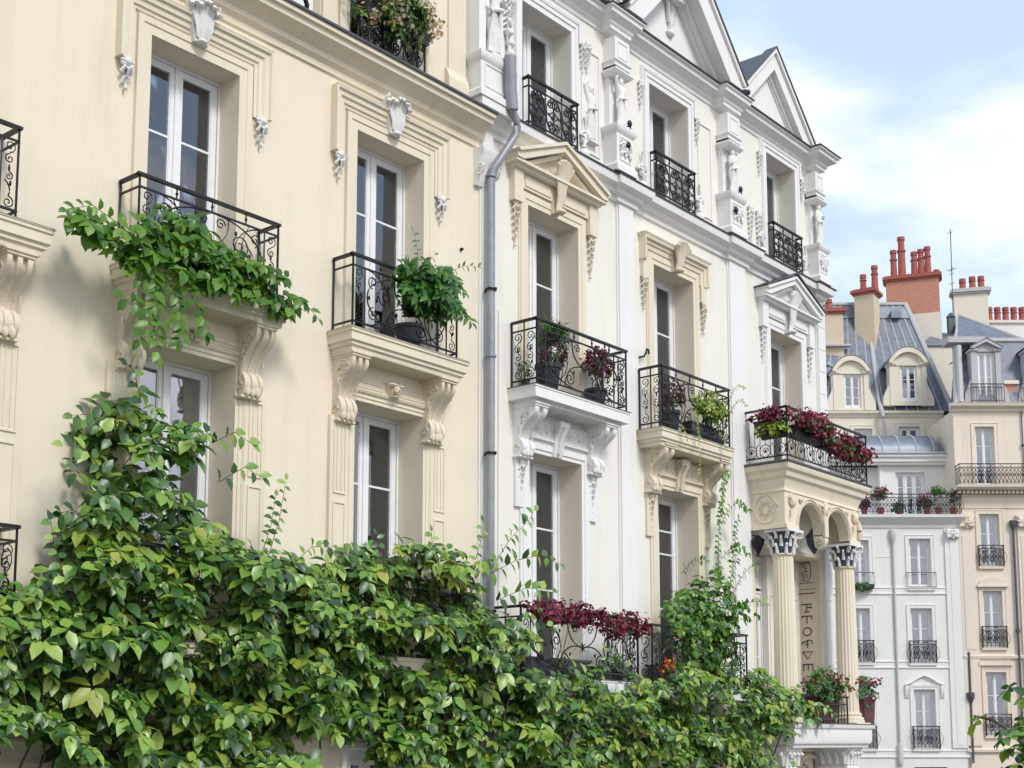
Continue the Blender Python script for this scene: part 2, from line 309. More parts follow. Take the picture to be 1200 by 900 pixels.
def panel(mb,p0,p1,z0,H,style,rb=.008,end=True):
    """iron railing panel from p0 to p1 (x,y), foot z0, height H"""
    p0=Vector((p0[0],p0[1],0));p1=Vector((p1[0],p1[1],0)); L=(p1-p0).length; D=(p1-p0)/L
    P=lambda u,z:tuple(p0+D*u+Vector((0,0,z0+z)))
    def t(pts,r=rb,n=4): mb.tube([P(u,z) for u,z in pts],r,n)
    def bar(u,za,zb,r): t([(u,za),(u,zb)],r,4)
    Nn=Vector((-D.y,D.x,0))
    def rail(z,w,h):
        vs=[]
        for u in (-(w/2) if end else 0,L+(w/2 if end else 0)):
            for a,b in ((-w/2,0),(w/2,0),(w/2,h),(w*.3,h+.008),(-w*.3,h+.008),(-w/2,h)):
                q=p0+D*u+Nn*a+Vector((0,0,z0+z+b)); vs.append(tuple(q))
        mb.add(vs,[(i,(i+1)%6,6+(i+1)%6,6+i) for i in range(6)]+[(0,1,2,3,4,5),(11,10,9,8,7,6)])
    rail(H-.03,.05,.028); rail(H-.16,.02,.014); rail(.07,.022,.016)
    bar(0,0,H-.03,.015); bar(L,0,H-.03,.015)
    lo,hi=.08,H-.155; h=hi-lo; mid=(lo+hi)/2
    k=max(1,round(L/.42))
    for i in range(1,k): u=L*i/k; bar(u,H-.15,H-.03,.011); mb.ell(P(u,H-.09),(.018,.018,.022),6,4)
    def col(u0,u1):
        w=u1-u0;c=(u0+u1)/2;r=w*.36
        t(spiral(c,hi-r*1.1,r,1.4,-PI/2,1),rb*.9); t(spiral(c,hi-r*3.1,r*.8,1.4,PI/2,1),rb*.9)
        t(spiral(c,mid-r*.3,r*.7,1.3,PI/2,-1),rb*.9); t(arc2(c-r*.7,mid-r,c,lo+r*2,.2,6),rb*.9)
        t(spiral(c,lo+r*1.1,r,1.5,PI/2,-1),rb*.9); mb.ell(P(c,mid+r*1.0),(.014,.014,.04),5,4)
        mb.ell(P(c+r*.3,mid-r*1.4),(.012,.02,.03),5,4)
    if style=='side':
        col(.0,L*.5) if L>.38 else None
        if L>.38: bar(L/2,0,H-.03,.011); col(L/2,L)
        elif L>.2: col(0,L)
    elif style=='plainside':
        pass
    elif style=='scroll':
        e=min(.2,L*.11); bar(e,0,H-.16,.011); bar(L-e,0,H-.16,.011); col(0,e); col(L-e,L)
        a,b=e,L-e;w=b-a;c=(a+b)/2
        for s in (-1,1):
            # big C scrolls sweeping into the centre
            X=lambda u:c+s*u
            hw=w/2
            t([(X(hw*(.05+.9*math.sin(q))),lo+h*(.5-.5*math.cos(q))*1.0) for q in [PI*i/14 for i in range(15)]],rb*1.25)
            t([(X(hw*(.98-.55*math.sin(q))),lo+h*(.5-.5*math.cos(q))) for q in [PI*i/14 for i in range(15)]],rb*1.1)
            t([(X(u),z) for u,z in spiral(hw*.52,mid+h*.12,h*.2,1.6,-PI/2,1)],rb*1.1)
            t([(X(u),z) for u,z in spiral(hw*.36,lo+h*.2,h*.16,1.5,PI/2,1)],rb)
            t([(X(u),z) for u,z in spiral(hw*.80,lo+h*.22,h*.13,1.5,PI/2,-1)],rb)
            t([(X(u),z) for u,z in spiral(hw*.82,hi-h*.2,h*.12,1.5,-PI/2,1)],rb)
            t([(X(u),z) for u,z in spiral(hw*.16,hi-h*.14,h*.10,1.4,0,1)],rb)
            t([(X(u),z) for u,z in arc2(.02,mid,hw*.5,lo+.01,.22)],rb*1.1)
            t([(X(u),z) for u,z in arc2(.02,mid,hw*.3,hi,-.2)],rb*1.1)
            t([(X(u),z) for u,z in arc2(hw*.62,lo,hw*.7,hi,.12)],rb*.9)
            for u,z in ((.25,.35),(.45,.8),(.72,.5),(.9,.5),(.6,.12)): mb.ell(P(X(hw*u),lo+h*z),(.022,.010,.03),5,4)
        for q in range(8):
            a=PI*2*q/8; mb.tube([P(c,mid),P(c+.075*math.cos(a),mid+.075*math.sin(a))],.014,5,(1,.4))
        mb.ell(P(c,mid),(.03,.02,.03),6,4)
    elif style=='dense':
        n=max(2,round(L/.36)); w=L/n
        for i in range(n):
            a=i*w;c=a+w/2
            if i: bar(a,0,H-.16,.01)
            for s in (-1,1):
                X=lambda u:c+s*u
                t([(X(w*.46*math.sin(q)),lo+h*(.5-.5*math.cos(q))) for q in [PI*j/12 for j in range(13)]],rb*1.2)
                t([(X(u),z) for u,z in spiral(w*.22,hi-h*.2,w*.18,1.5,PI/2,1)],rb*1.2)
                t([(X(u),z) for u,z in spiral(w*.2,lo+h*.22,w*.17,1.5,-PI/2,-1)],rb*1.2)
                t([(X(u),z) for u,z in arc2(0,lo,w*.3,mid,.25)],rb*1.2)
                t([(X(u),z) for u,z in arc2(0,hi,w*.3,mid,-.25)],rb)
                mb.ell(P(X(w*.42),mid),(.02,.012,.04),5,4); mb.ell(P(X(w*.3),lo+h*.5),(.018,.012,.03),5,4)
            mb.ell(P(c,mid),(.035,.02,.06),6,4)
    elif style=='porch':
        n=round(L/.105)
        for i in range(1,n): bar(L*i/n,.07 if i%3==0 else .30,H-.16,.006)
        k=round(L/.33)
        for i in range(k):
            c=L*(i+.5)/k; r=L/k*.40; t(spiral(c,.09+r,r,1.0,-PI/2,1,r1=1),.008,4); t(spiral(c,.09+r,r*.55,1.2,0,1),.008); mb.ell(P(c,.09+r),(.025,.015,.025),6,4)
            t(arc2(c-r*1.2,.09,c-r*1.2,.33,.25,6),.007); 
    elif style=='far':
        n=max(3,round(L/.16))
        for i in range(n):
            c=L*(i+.5)/n; r=L/n*.42
            t(spiral(c,mid,r,1,0,1,n=9,r1=1),rb*1.1,3); t(arc2(c-r,lo,c+r,hi,.3,5),rb,3); t(arc2(c+r,lo,c-r,hi,-.3,5),rb,3)
            if i: bar(L*i/n,0,H-.1,rb*.9)
    elif style=='farbars':
        n=max(3,round(L/.12))
        for i in range(1,n): bar(L*i/n,0,H-.1,rb*.9)
def railing(parent,x0,x1,d,z0,H,front='scroll',side='side',yb=0.0,rb=.008,label=None):
    m=MB(); panel(m,(x0,yb-d),(x1,yb-d),z0,H,front,rb); 
    if d>.12 and side: panel(m,(x0,yb-.02),(x0,yb-d),z0,H,side,rb,end=False); panel(m,(x1,yb-.02),(x1,yb-d),z0,H,side,rb,end=False)
    return obj('railing',m,'iron',parent,smooth=50,label=label)
SLAB=[(-.10,-.24),(-.09,-.19),(-.05,-.17),(-.03,-.15),(-.03,-.10),(0,-.085),(0,-.035),(.012,-.03),(.012,-.002)]
def slab(parent,x0,x1,d,z,mat,prof=SLAB,flash=True,label=None):
    m=MB(); m.ring(x0,x1,d,[(o,z+q) for o,q in prof]); o=obj('balcony',m,mat,parent,smooth=30,label=label)
    f=MB(); f.ring(x0,x1,d,[(.018,z-.002),(.022,z+.004),(.018,z+.012)]); 
    if flash: obj('zinc_edge',f,'flash',o)
    return o
def console(parent,cx,w,ztop,h,d,mat,name='corbel',ribs=5,carve=True):
    m=MB()
    def prof(k):
        pts=[]
        for i in range(19):
            t=i/18.
            if t<.62: q=t/.62; dd=d*(.62+.38*math.cos(q*PI*.95))-.02
            else: q=(t-.62)/.38; dd=d*.26+d*.20*math.sin(q*PI)*(1 if q<1 else 0)
            dd+=.03*math.exp(-((t-.14)/.12)**2)
            pts.append((max(.03,dd)*k,ztop-.05-(h-.05)*t))
        return pts
    ww=w/ribs
    for i in range(ribs):
        k=1.0 if i%2==0 else .86
        x0=cx-w/2+i*ww
        p=prof(k); m.poly_x([(-.01,p[0][1])]+p+[(-.01,p[-1][1])],x0+(0 if i%2==0 else .0),x0+ww)
    m.ring(cx-w/2,cx+w/2,d*.98,[(0,ztop-.06),(.012,ztop-.05),(.012,ztop-.03),(.03,ztop-.02),(.03,ztop+.0)])
    if carve:
        for s in (-1,1):
            xx=cx+s*(w/2+.004)
            m.tube([(xx,-a,b) for a,b in spiral(d*.52,ztop-.05-h*.17,h*.13,1.8,PI/2,-1)],.011,4)
            m.tube([(xx,-a,b) for a,b in arc2(d*.35,ztop-h*.3,d*.18,ztop-h*.75,.12)],.010,4)
            m.tube([(xx,-a,b) for a,b in spiral(d*.22,ztop-h*.84,h*.07,1.4,PI/2,1)],.009,4)
            m.ell((xx,-d*.3,ztop-h*.42),(.012,.03,.06))
        for i in range(3): m.ell((cx+(i-1)*w*.28,-d*.36,ztop-h*.93),(w*.15,.035,h*.09),6,5)
        m.ring(cx-w/2,cx+w/2,d*.30,[(0,ztop-h-.03),(.015,ztop-h-.02),(.015,ztop-h),(.0,ztop-h+.01)])
    return obj(name,m,mat,parent,smooth=40)
def shell(m,cx,z0,z1,w,d):
    """scallop shell keystone: five fat ribs fanning out over a tapered block"""
    m.poly_y([(cx-w*.24,z0),(cx+w*.24,z0),(cx+w*.42,z1-.04),(cx-w*.42,z1-.04)],0,-d*.35)
    for i in range(7):
        a=(i-3)/3.; x1=cx+a*w*.54; zt=z1+.05-.09*a*a
        m.tube([(cx+a*w*.13,-d*.42,z0+.01),(cx+a*w*.22,-d*.75,z0+(z1-z0)*.35),(cx+a*w*.36,-d*.80,z0+(z1-z0)*.7),(x1,-d*1.15,zt)],w*.085,8,(.55,1.25)); m.ell((x1,-d*1.10,zt),(w*.12,w*.10,w*.10),8,5)
    m.ell((cx,-d*.7,z0+.02),(w*.26,d*.35,.045),8,5)
def maskorn(m,cx,z0,z1,w,d,seed=0):
    r=random.Random(seed); m.poly_y([(cx-w*.3,z0),(cx+w*.3,z0),(cx+w*.48,z1),(cx-w*.48,z1)],0,-d*.5)
    h=z1-z0
    m.ell((cx,-d*.6,z0+h*.5),(w*.22,d*.5,h*.30),10,8); m.ell((cx,-d*1.05,z0+h*.48),(w*.05,d*.2,h*.09)); 
    for s in (-1,1):
        m.ell((cx+s*w*.1,-d*.98,z0+h*.58),(w*.06,d*.12,h*.03)); m.ell((cx+s*w*.11,-d*.9,z0+h*.38),(w*.08,d*.2,h*.08))
    for i in range(9):
        a=(i-4)/4.; m.tube([(cx+a*w*.12,-d*.7,z0+h*.68),(cx+a*w*.35,-d*.95,z0+h*.82),(cx+a*w*.55,-d*.8,z1-abs(a)*h*.18)],w*.07,5,(1,.7))
    for s in (-1,1):
        for k in range(3): m.tube([(cx+s*w*(.22+.04*k),-d*.6,z0+h*(.7-.12*k)),(cx+s*w*(.34+.02*k),-d*.8,z0+h*(.4-.08*k)),(cx+s*w*(.2),-d*.6,z0+h*(.12-.04*k))],w*.05,5,(1,.5))
    m.ell((cx,-d*.85,z0+h*.25),(w*.12,d*.2,h*.06)); m.ell((cx,-d*.6,z0+h*.1),(w*.16,d*.3,h*.12))
def drop(m,cx,zt,h,w,d):
    """carved drop: volutes on top, leaf sprays tapering down a stem, bud at the foot"""
    for sg in (-1,1): m.tube([(cx+sg*a,-d*.55,b) for a,b in spiral(w*.28,zt-w*.32,w*.27,1.3,PI/2,1)],w*.10,5)
    m.ell((cx,-d*.5,zt-w*.30),(w*.30,d*.45,w*.26),8,5); m.tube([(cx,-d*.35,zt-w*.3),(cx+w*.05,-d*.4,zt-h*.6),(cx,-d*.3,zt-h*.95)],w*.16,6,(1,.4))
    n=max(2,int(h/.12))
    for i in range(n):
        t=(i+.6)/n; zz=zt-w*.5-(h-w*.5)*t*.85; k=1-.6*t
        for sg in (-1,1): m.tube([(cx,-d*.45,zz+.03),(cx+sg*w*.28*k,-d*.8*k-.01,zz+.035),(cx+sg*w*.44*k,-d*.55*k,zz-.03)],w*.12*k+.004,5,(.7,1.1))
        m.tube([(cx,-d*.5,zz+.04),(cx,-d*.85*k-.01,zz),(cx+w*.06,-d*.6*k,zz-.07)],w*.12*k+.004,5,(1,.6))
    m.ell((cx,-d*.35,zt-h),(w*.10,d*.25,w*.14),6,5)
def acanthus(m,cx,z0,z1,w,d):
    """flaring carved leaf keystone with deep ribs"""
    h=z1-z0; m.poly_y([(cx-w*.26,z0),(cx+w*.26,z0),(cx+w*.46,z1-.03),(cx-w*.46,z1-.03)],0,-d*.5)
    for i in range(9):
        a=(i-4)/4.; b=abs(a); top=z1-.05*b+.02*math.sin(i*2.4)
        m.tube([(cx+a*w*.20,-d*.55,z0+.01+.04*b),(cx+a*w*.27,-d*(.9-.2*b),z0+h*.35),(cx+a*w*.38,-d*(.8-.25*b),z0+h*.7),(cx+a*w*.50,-d*(1.15-.4*b),top-.02),(cx+a*w*.56,-d*(1.25-.4*b),top-.07)],w*.062,6,(.8,1.25))
    for sg in (-1,1):
        m.tube([(cx+sg*w*.52,-d*.5,z1-h*.25),(cx+sg*w*.6,-d*.7,z1-h*.12),(cx+sg*w*.5,-d*.8,z1-.0)],w*.07,5,(.6,1.1))
    m.ell((cx,-d*.55,z0+.01),(w*.2,d*.3,.03))
def foliate(m,x0,x1,z0,z1,d):
    w=x1-x0;h=z1-z0
    nn=max(1,round(w/(h*1.3)))
    for i in range(nn):
        c=x0+w*(i+.5)/nn; q=w/nn
        for s in (-1,1):
            m.tube([(c+s*(a),-d*.5,b) for a,b in spiral(q*.25,z0+h*.5,h*.3,1.6,PI/2,-1)],d*.42,5)
            m.tube([(c+s*a,-d*.5,b) for a,b in arc2(0,z0+h*.1,q*.45,z1-h*.1,.25)],d*.4,5)
            m.ell((c+s*q*.4,-d*.5,z0+h*.2),(h*.1,d*.6,h*.14)); m.ell((c+s*q*.1,-d*.5,z0+h*.78),(h*.08,d*.6,h*.14))
        m.ell((c,-d*.6,z0+h*.45),(h*.1,d*.9,h*.2))
def frame_panel(m,x0,x1,z0,z1,y,w=.02,dep=.008):   # raised thin frame round a panel on plane y
    for a,b,c,d in ((x0,x1,z1-w,z1),(x0,x1,z0,z0+w),(x0,x0+w,z0+w,z1-w),(x1-w,x1,z0+w,z1-w)): m.box(a,b,y-dep,y+.004,c,d)
def pilaster(parent,x0,x1,z0,z1,d,mat,panelled=True,label=None,extra=None):
    m=MB(); m.box(x0,x1,-d,.002,z0,z1)
    if panelled:
        w=x1-x0; frame_panel(m,x0+w*.15,x1-w*.15,z0+.1,z1-.1,-d,.016,.008)
    if extra: extra(m)
    return obj('pilaster',m,mat,parent,label=label)
# ------------------------------------------------------------------ foliage helpers
LEAF=[(0,0,0),(.28,.30,.05),(.28,-.30,.05),(.30,0,-.03),(.64,.27,.0),(.64,-.27,.0),(.66,0,-.07),(1,0,-.20)]
LF=[(0,3,1),(0,2,3),(1,3,6,4),(3,2,5,6),(4,6,7),(6,5,7)]
def leaf(mb,p,dr,nrm,L,W=1.0,curl=1.0):
    x=dr.normalized(); z=(nrm-x*nrm.dot(x))
    if z.length<1e-3: z=Vector((0,0,1))-x*x.z
    if z.length<1e-3: z=Vector((0,1,0))
    z.normalize(); y=z.cross(x)
    mb.add([tuple(p+x*(a*L)+y*(b*L*W)+z*(c*L*curl)) for a,b,c in LEAF],LF)
def cluster(mb,p,ax,n,L,r,droop=.55,W=1.0):
    ax=ax.normalized(); a=ax.cross(Vector((0,0,1))); 
    if a.length<.1: a=Vector((1,0,0))
    a.normalize(); b=ax.cross(a).normalized(); ph=r.random()*6.28
    for k in range(n):
        q=ph+2*PI*k/n+r.uniform(-.3,.3); d=a*math.cos(q)+b*math.sin(q)
        dd=d+Vector((0,0,-droop))*r.uniform(.5,1.3)+ax*r.uniform(0,.5)
        nr=ax+Vector((0,0,.55))+Vector((r.uniform(-.45,.45),r.uniform(-.45,.45),r.uniform(-.25,.25)))
        leaf(mb,p+d*L*.08,dd,nr,L*r.uniform(.65,1.15),W*r.uniform(.85,1.15),r.uniform(.4,1.5))
def sprig(mb,sm,pts,L,r,W=1.0,step=.8,rad=.006,side=Vector((0,-1,0))):
    P=[Vector(p) for p in pts]; sm.tube(P,rad,4,(1,.4))
    # leaves alternate along the shoot
    tot=0; k=0
    for i in range(len(P)-1):
        a,b=P[i],P[i+1]; seg=(b-a).length; t=0
        while tot+t< tot+seg:
            q=a+(b-a)*(t/seg); T=(b-a).normalized(); s=T.cross(side)
            if s.length<.1: s=Vector((1,0,0))
            s.normalize(); s=s*(1 if k%2 else -1)
            leaf(mb,q,s+T*.45+Vector((0,0,-.5))+side*r.uniform(-.2,.5),side+Vector((r.uniform(-.4,.4),0,.6)),L*r.uniform(.75,1.1),W)
            k+=1; t+=L*step*r.uniform(.5,.8)
    leaf(mb,P[-1],(P[-1]-P[-2])+Vector((0,0,-.02)),side+Vector((0,0,.5)),L*.8,W)
def curve3(a,b,c,n=7):
    a,b,c=Vector(a),Vector(b),Vector(c); return [a*(1-t)**2+b*2*t*(1-t)+c*t*t for t in [i/(n-1.) for i in range(n)]]
def inpoly(x,z,P):
    c=False;j=len(P)-1
    for i in range(len(P)):
        if (P[i][1]>z)!=(P[j][1]>z) and x<(P[j][0]-P[i][0])*(z-P[i][1])/(P[j][1]-P[i][1])+P[i][0]: c=not c
        j=i
    return c
def bushy(name,c,rad,n,L,mats,label,cat='plant',group=None,parent=None,W=1.0,nstem=10,seed=1,droop=.5,flowers=None,pot=None,nl=4,shell_=.45,base=None,prob=None):
    """plant: empty > foliage, stems, flowers, pot. c centre, rad radii"""
    r=random.Random(seed); c=Vector(c)
    t=empty(name,base or (c.x,c.y,c.z-rad[2]),label,cat,group) if parent is None else parent
    f=MB(); st=MB(); fl=MB()
    root=Vector(base) if base else c-Vector((0,0,rad[2]*.9))
    for i in range(n):
        while True:
            v=Vector((r.uniform(-1,1),r.uniform(-1,1),r.uniform(-1,1)))
            if v.length<=1 and v.length>shell_*r.random(): break
        # uneven lobes
        k=.72+.5*noise.noise(v*1.7+Vector((seed,0,0)))+.12
        p=c+Vector((v.x*rad[0],v.y*rad[1],v.z*rad[2]))*k
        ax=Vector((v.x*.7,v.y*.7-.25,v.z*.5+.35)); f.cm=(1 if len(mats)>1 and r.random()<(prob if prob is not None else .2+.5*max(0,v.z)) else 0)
        cluster(f,p,ax,nl,L,r,droop,W)
        if i<nstem: st.tube(curve3(root+Vector((r.uniform(-.05,.05)*rad[0],0,0)),(root+p)/2+Vector((0,0,.12*rad[2]+.05)),p),.005,4,(1,.5))
    obj('foliage',f,list(mats),t,smooth=179,recalc=False)
    if flowers:
        fm,fn,fs,zr=flowers
        for i in range(fn):
            a=r.uniform(0,2*PI); z=r.uniform(*zr); q=math.sqrt(max(.05,1-z*z))*r.uniform(.6,1.05)
            p=c+Vector((math.cos(a)*q*rad[0],math.sin(a)*q*rad[1]-.02,z*rad[2]))
            for k in range(9):
                pp=p+Vector((r.gauss(0,1),r.gauss(0,1),r.gauss(0,1)))*fs*.55; dv=(pp-p)
                leaf(fl,pp,Vector((r.uniform(-1,1),r.uniform(-1,1),r.uniform(-.6,.6))),dv+Vector((0,-.02,.02)),fs*.8,1.5)
        obj('flowers',fl,fm,t,smooth=179,recalc=False)
    if st.v: obj('stems',st,'gstem',t,smooth=60)
    if pot: pot(t)
    return t
def rpot(x,y,z,r,h,mat='pot'):
    def fn(t):
        m=MB(); m.lathe(x,y,[(r*.68,z),(r*.72,z+.01),(r*.92,z+h*.84),(r*1.04,z+h*.86),(r*1.04,z+h),(r*.9,z+h),(r*.85,z+h*.9)],16); obj('pot',m,mat,t,smooth=40)
    return fn
def trough(x0,x1,y0,y1,z,h,mat='pot'):
    def fn(t):
        m=MB(); m.add([(x0+.02,y0+.02,z),(x1-.02,y0+.02,z),(x1-.02,y1-.02,z),(x0+.02,y1-.02,z),(x0,y0,z+h),(x1,y0,z+h),(x1,y1,z+h),(x0,y1,z+h)],[(0,3,2,1),(4,5,6,7),(0,1,5,4),(1,2,6,5),(2,3,7,6),(3,0,4,7)])
        m.box(x0-.012,x1+.012,y0-.012,y1+.012,z+h-.03,z+h+.004); obj('planter_box',m,mat,t)
    return fn
# ================================================================== CREAM BUILDING
cb=empty('apartment_building',(7.5,0,0),'cream stucco apartment building with white carved keystones, standing behind the big creeper','building')
ops=[(5.15,6.36,8.2,10.83,.34),(8.27,9.48,8.2,10.83,.34),(11.36,12.58,8.2,10.85,.34),(5.33,6.50,4.25,7.4,.45),(8.30,9.55,4.25,7.4,.45),(11.40,12.62,4.25,7.37,.45),
     (8.35,9.5,.15,3.02,.35),(11.4,12.6,.15,3.02,.35),(5.2,6.4,.15,3.02,.35)]
m=MB(); wall(m,1.0,13.71,0,11.9,ops,0,8)
obj('wall',m,'cream',cb)
m=MB(); aops=[(8.7,10.72,11.93,14.4,.25),(11.2,12.46,11.93,14.3,.3),(5.2,7.4,11.93,14.4,.25)]; wall(m,1.0,13.445,11.9,15.6,aops,0.0,6)
obj('attic_wall',m,'cream',cb)
m=MB(); 
m.box(13.05,13.40,-.035,.0,11.9,15.6); m.poly_x([(0,11.9),(.09,11.9),(.09,12.2),(.035,12.34),(0,12.34)],13.0,13.408)
m.arch(11.2,12.46,11.93,14.3,[(0,0),(0,.03),(.13,.03),(.15,.05),(.18,.05),(.18,0)]); m.box(10.73,10.95,-.05,.0,11.93,14.4); m.box(10.70,10.97,-.07,.0,12.45,12.6)
obj('attic_trim',m,'creamtrim',cb)
CORN=[(0,11.41),(.03,11.42),(.03,11.50),(.05,11.52),(.09,11.54),(.10,11.60),(.19,11.66),(.27,11.70),(.28,11.76),(.32,11.775),(.32,11.83)]
m=MB(); m.band(1.0,13.72,CORN); o=obj('cornice',m,'creamtrim',cb,smooth=25)
m=MB(); m.band(1.0,13.74,[(.0,11.832),(.345,11.832),(.35,11.845),(.34,11.872),(0,11.90)]); obj('zinc_edge',m,'flash',o)
m=MB(); m.band(1.0,13.70,[(0,3.32),(.05,3.34),(.05,3.42),(.09,3.46),(.09,3.52),(0,3.55)]); m.band(1.0,13.70,[(0,3.18),(.03,3.19),(.03,3.22),(0,3.23)]); obj('string_course',m,'creamtrim',cb)
CAS=[(0,0),(0,.035),(.10,.035),(.11,.05),(.18,.05),(.18,0)]
def cream_upper(x0,x1,z1,cur,seed):
    w=window(cb,x0,x1,8.2,z1,.34,(.33,),cur)
    m=MB(); m.arch(x0,x1,8.13,z1,CAS)
    o=obj('window_surround',m,'creamtrim',cb)
    m=MB(); m.arch(x0,x1,z1-.42,z1,[(.215,0),(.215,.03),(.25,.035),(.26,.055),(.31,.06),(.33,.085),(.385,.09),(.40,.12),(.43,.12),(.43,0)])
    obj('hood_moulding',m,'creamtrim',o)
    m=MB(); m.ring(x0-.40,x1+.40,.10,[(0,z1+.405),(.02,z1+.41),(.03,z1+.44),(0,z1+.45)]); obj('hood_cap',m,'creamtrim',o)
    c=(x0+x1)/2; m=MB(); acanthus(m,c,z1+.12,z1+.60,.36,.215); obj('keystone',m,'whitecarve',o,smooth=60,label='white carved mask keystone over the cream window')
    for xx in (x0-.32,x1+.32):
        m=MB(); drop(m,xx,z1-.40,.34,.18,.13); obj('bracket_ornament',m,'whitecarve',o,smooth=60)
cream_upper(8.27,9.48,10.83,4,3); cream_upper(11.36,12.58,10.85,4,4); window(cb,5.15,6.36,8.2,10.83,.34,(.33,),4); m=MB(); m.arch(5.15,6.36,8.13,10.83,[(0,0),(0,.03),(.30,.03),(.30,0)]); obj('window_surround',m,'creamtrim',cb)
def cream_lower(x0,x1,z1,cur):
    c=(x0+x1)/2
    window(cb,x0,x1,4.25,z1,.45,(.29,.62),cur)
    m=MB(); m.arch(x0,x1,4.2,z1,[(0,0),(0,.02),(.045,.02),(.05,.035),(.09,.035),(.10,.05),(.115,.05),(.115,0)])
    m.box(x0-.10,x1+.10,-.045,0,z1+.118,7.655)    # frieze
    frame_panel(m,x0-.02,c-.16,z1+.17,7.62,-.045,.014,.012); frame_panel(m,c+.16,x1+.02,z1+.17,7.62,-.045,.014,.012)
    m.band(x0-.115,x1+.115,[(0,z1+.10),(.06,z1+.105),(.075,z1+.135),(.05,z1+.15),(0,z1+.15)])
    o=obj('window_surround',m,'creamtrim',cb)
    m=MB(); maskorn(m,c,z1+.12,7.68,.24,.17,int(x0*10)); obj('keystone',m,'creamcarve',o,smooth=60)
    for s in (-1,1):
        xx=(x0-.275) if s<0 else (x1+.275)
        m=MB(); m.box(xx-.155,xx+.155,-.05,0,4.2,7.10); frame_panel(m,xx-.10,xx+.10,6.15,7.02,-.05,.018,.014); frame_panel(m,xx-.10,xx+.10,4.3,6.05,-.05,.018,.014)
        m.tube([(xx-.035,-.055,6.2),(xx-.035,-.055,6.97)],.01,4); m.tube([(xx+.035,-.055,6.2),(xx+.035,-.055,6.97)],.01,4)
        obj('pilaster',m,'creamtrim',o)
for a,b,c,d in ((8.30,9.55,7.4,0),(11.40,12.62,7.37,4),(5.33,6.50,7.4,0)): cream_lower(a,b,c,d)
CSL=[(-.07,-.27),(-.06,-.25),(-.06,-.215),(-.03,-.20),(-.03,-.165),(0,-.15),(.0,-.055),(.018,-.045),(.018,-.012),(.03,-.008),(.03,-.002)]
for x0,x1,fr in ((7.90,9.98,'scroll'),(10.95,13.03,'scroll'),(4.95,6.95,'scroll')):
    s=slab(cb,x0,x1,.42,8.12,'creamtrim',CSL)
    railing(s,x0+.06,x1-(.15 if x0>7 else .36),.36,8.135,.93,fr,'plainside')
    for cx in (x0+.22,x1-.28): console(s,cx,.27,7.85,.80,.36,'creamcarve')
for x0,x1 in ((7.90,9.98),(10.95,13.03),(4.95,6.83)):
    s=slab(cb,x0,x1,.45,4.2,'creamtrim',CSL); railing(s,x0+.06,x1-.08,.38,4.215,.98,'scroll','side')
for a,b in ((8.35,9.5),(11.4,12.6),(5.2,6.4)):
    window(cb,a,b,.15,3.02,.35,(.5,),0); m=MB(); m.arch(a,b,.05,3.02,[(0,0),(0,.04),(.08,.04),(.09,.07),(.16,.07),(.16,0)]); obj('window_surround',m,'white',cb)
m=MB(); 
for a,b in ((6.8,7.9),(9.95,10.95)): frame_panel(m,a,b,.9,3.0,-.0,.03,.02)
m.band(1,13.7,[(0,0),(.06,0),(.06,.55),(.03,.6),(0,.6)]); obj('base_panels',m,'creamtrim',cb)
# attic openings: left white panelled door, right window behind a rail
window(cb,11.2,12.46,11.93,14.3,.3,(.5,),0)
m=MB(); m.box(9.75,10.715,.12,.19,11.95,14.38); frame_panel(m,9.85,10.62,12.1,12.7,.12,.02,.015); frame_panel(m,9.85,10.62,12.85,14.2,.12,.02,.015)
for i in range(4): m.box(9.9,10.57,.108,.124,12.2+i*.12,12.215+i*.12)
obj('door',m,'paint',cb)
window(cb,8.72,9.74,11.95,14.38,.15,(.5,),0)
window(cb,5.22,7.38,11.95,14.38,.15,(.5,),0)
at=MB(); at.band(8.7,12.6,[(.02,11.90),(.25,11.90),(.25,11.915),(.02,11.915)]); s=obj('attic_ledge',at,'flash',cb)
railing(s,11.22,12.44,.16,11.91,.86,'dense','side',rb=.011); railing(s,8.6,9.85,.18,11.91,.86,'dense','side',rb=.011)
m=MB(); m.tube([(10.35,-.16,11.95),(10.35,-.18,12.03),(10.30,-.19,12.10),(10.22,-.19,12.11)],.03,8); obj('vent_pipe',m,'iron',cb,smooth=60)
# small fixtures
for x,z in ((13.35,9.85),(13.1,12.15)):
    m=MB(); m.lathe(0,0,[(.02,0),(.025,.02),(.01,.05)],8); m.v=[(x+a,-c,z+b) for a,b,c in m.v]; obj('wall_fixing',m,'iron',cb)
# ================================================================== WHITE BUILDING
wb=empty('apartment_building',(19,0,0),'white sculpted townhouse with statue piers, pediments and a columned porch','building')
LOG=(21.15,23.65,3.5,6.62)
ops=[(14.80,16.04,4.2,7.28,.42),(18.06,19.28,4.1,7.23,.46),(14.78,15.99,8.2,10.93,.37),(18.04,19.24,8.2,10.94,.39),(21.9,23.1,8.1,10.77,.42),(*LOG,.62),
     (14.85,16.0,.15,2.98,.35),(18.1,19.25,.15,2.98,.35),(21.5,23.3,.15,3.0,.4)]
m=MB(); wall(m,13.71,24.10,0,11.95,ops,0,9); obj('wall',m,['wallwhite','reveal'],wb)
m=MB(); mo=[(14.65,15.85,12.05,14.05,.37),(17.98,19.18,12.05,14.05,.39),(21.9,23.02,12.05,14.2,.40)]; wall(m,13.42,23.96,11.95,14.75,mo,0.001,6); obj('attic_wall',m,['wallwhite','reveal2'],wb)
# plinth & ground floor band
m=MB(); m.band(13.73,24.10,[(0,0),(.06,0),(.06,.6),(.03,.64),(0,.64)]); m.band(13.73,20.7,[(0,3.22),(.05,3.24),(.06,3.34),(.12,3.38),(.12,3.46),(0,3.5)]); obj('string_course',m,'white',wb)
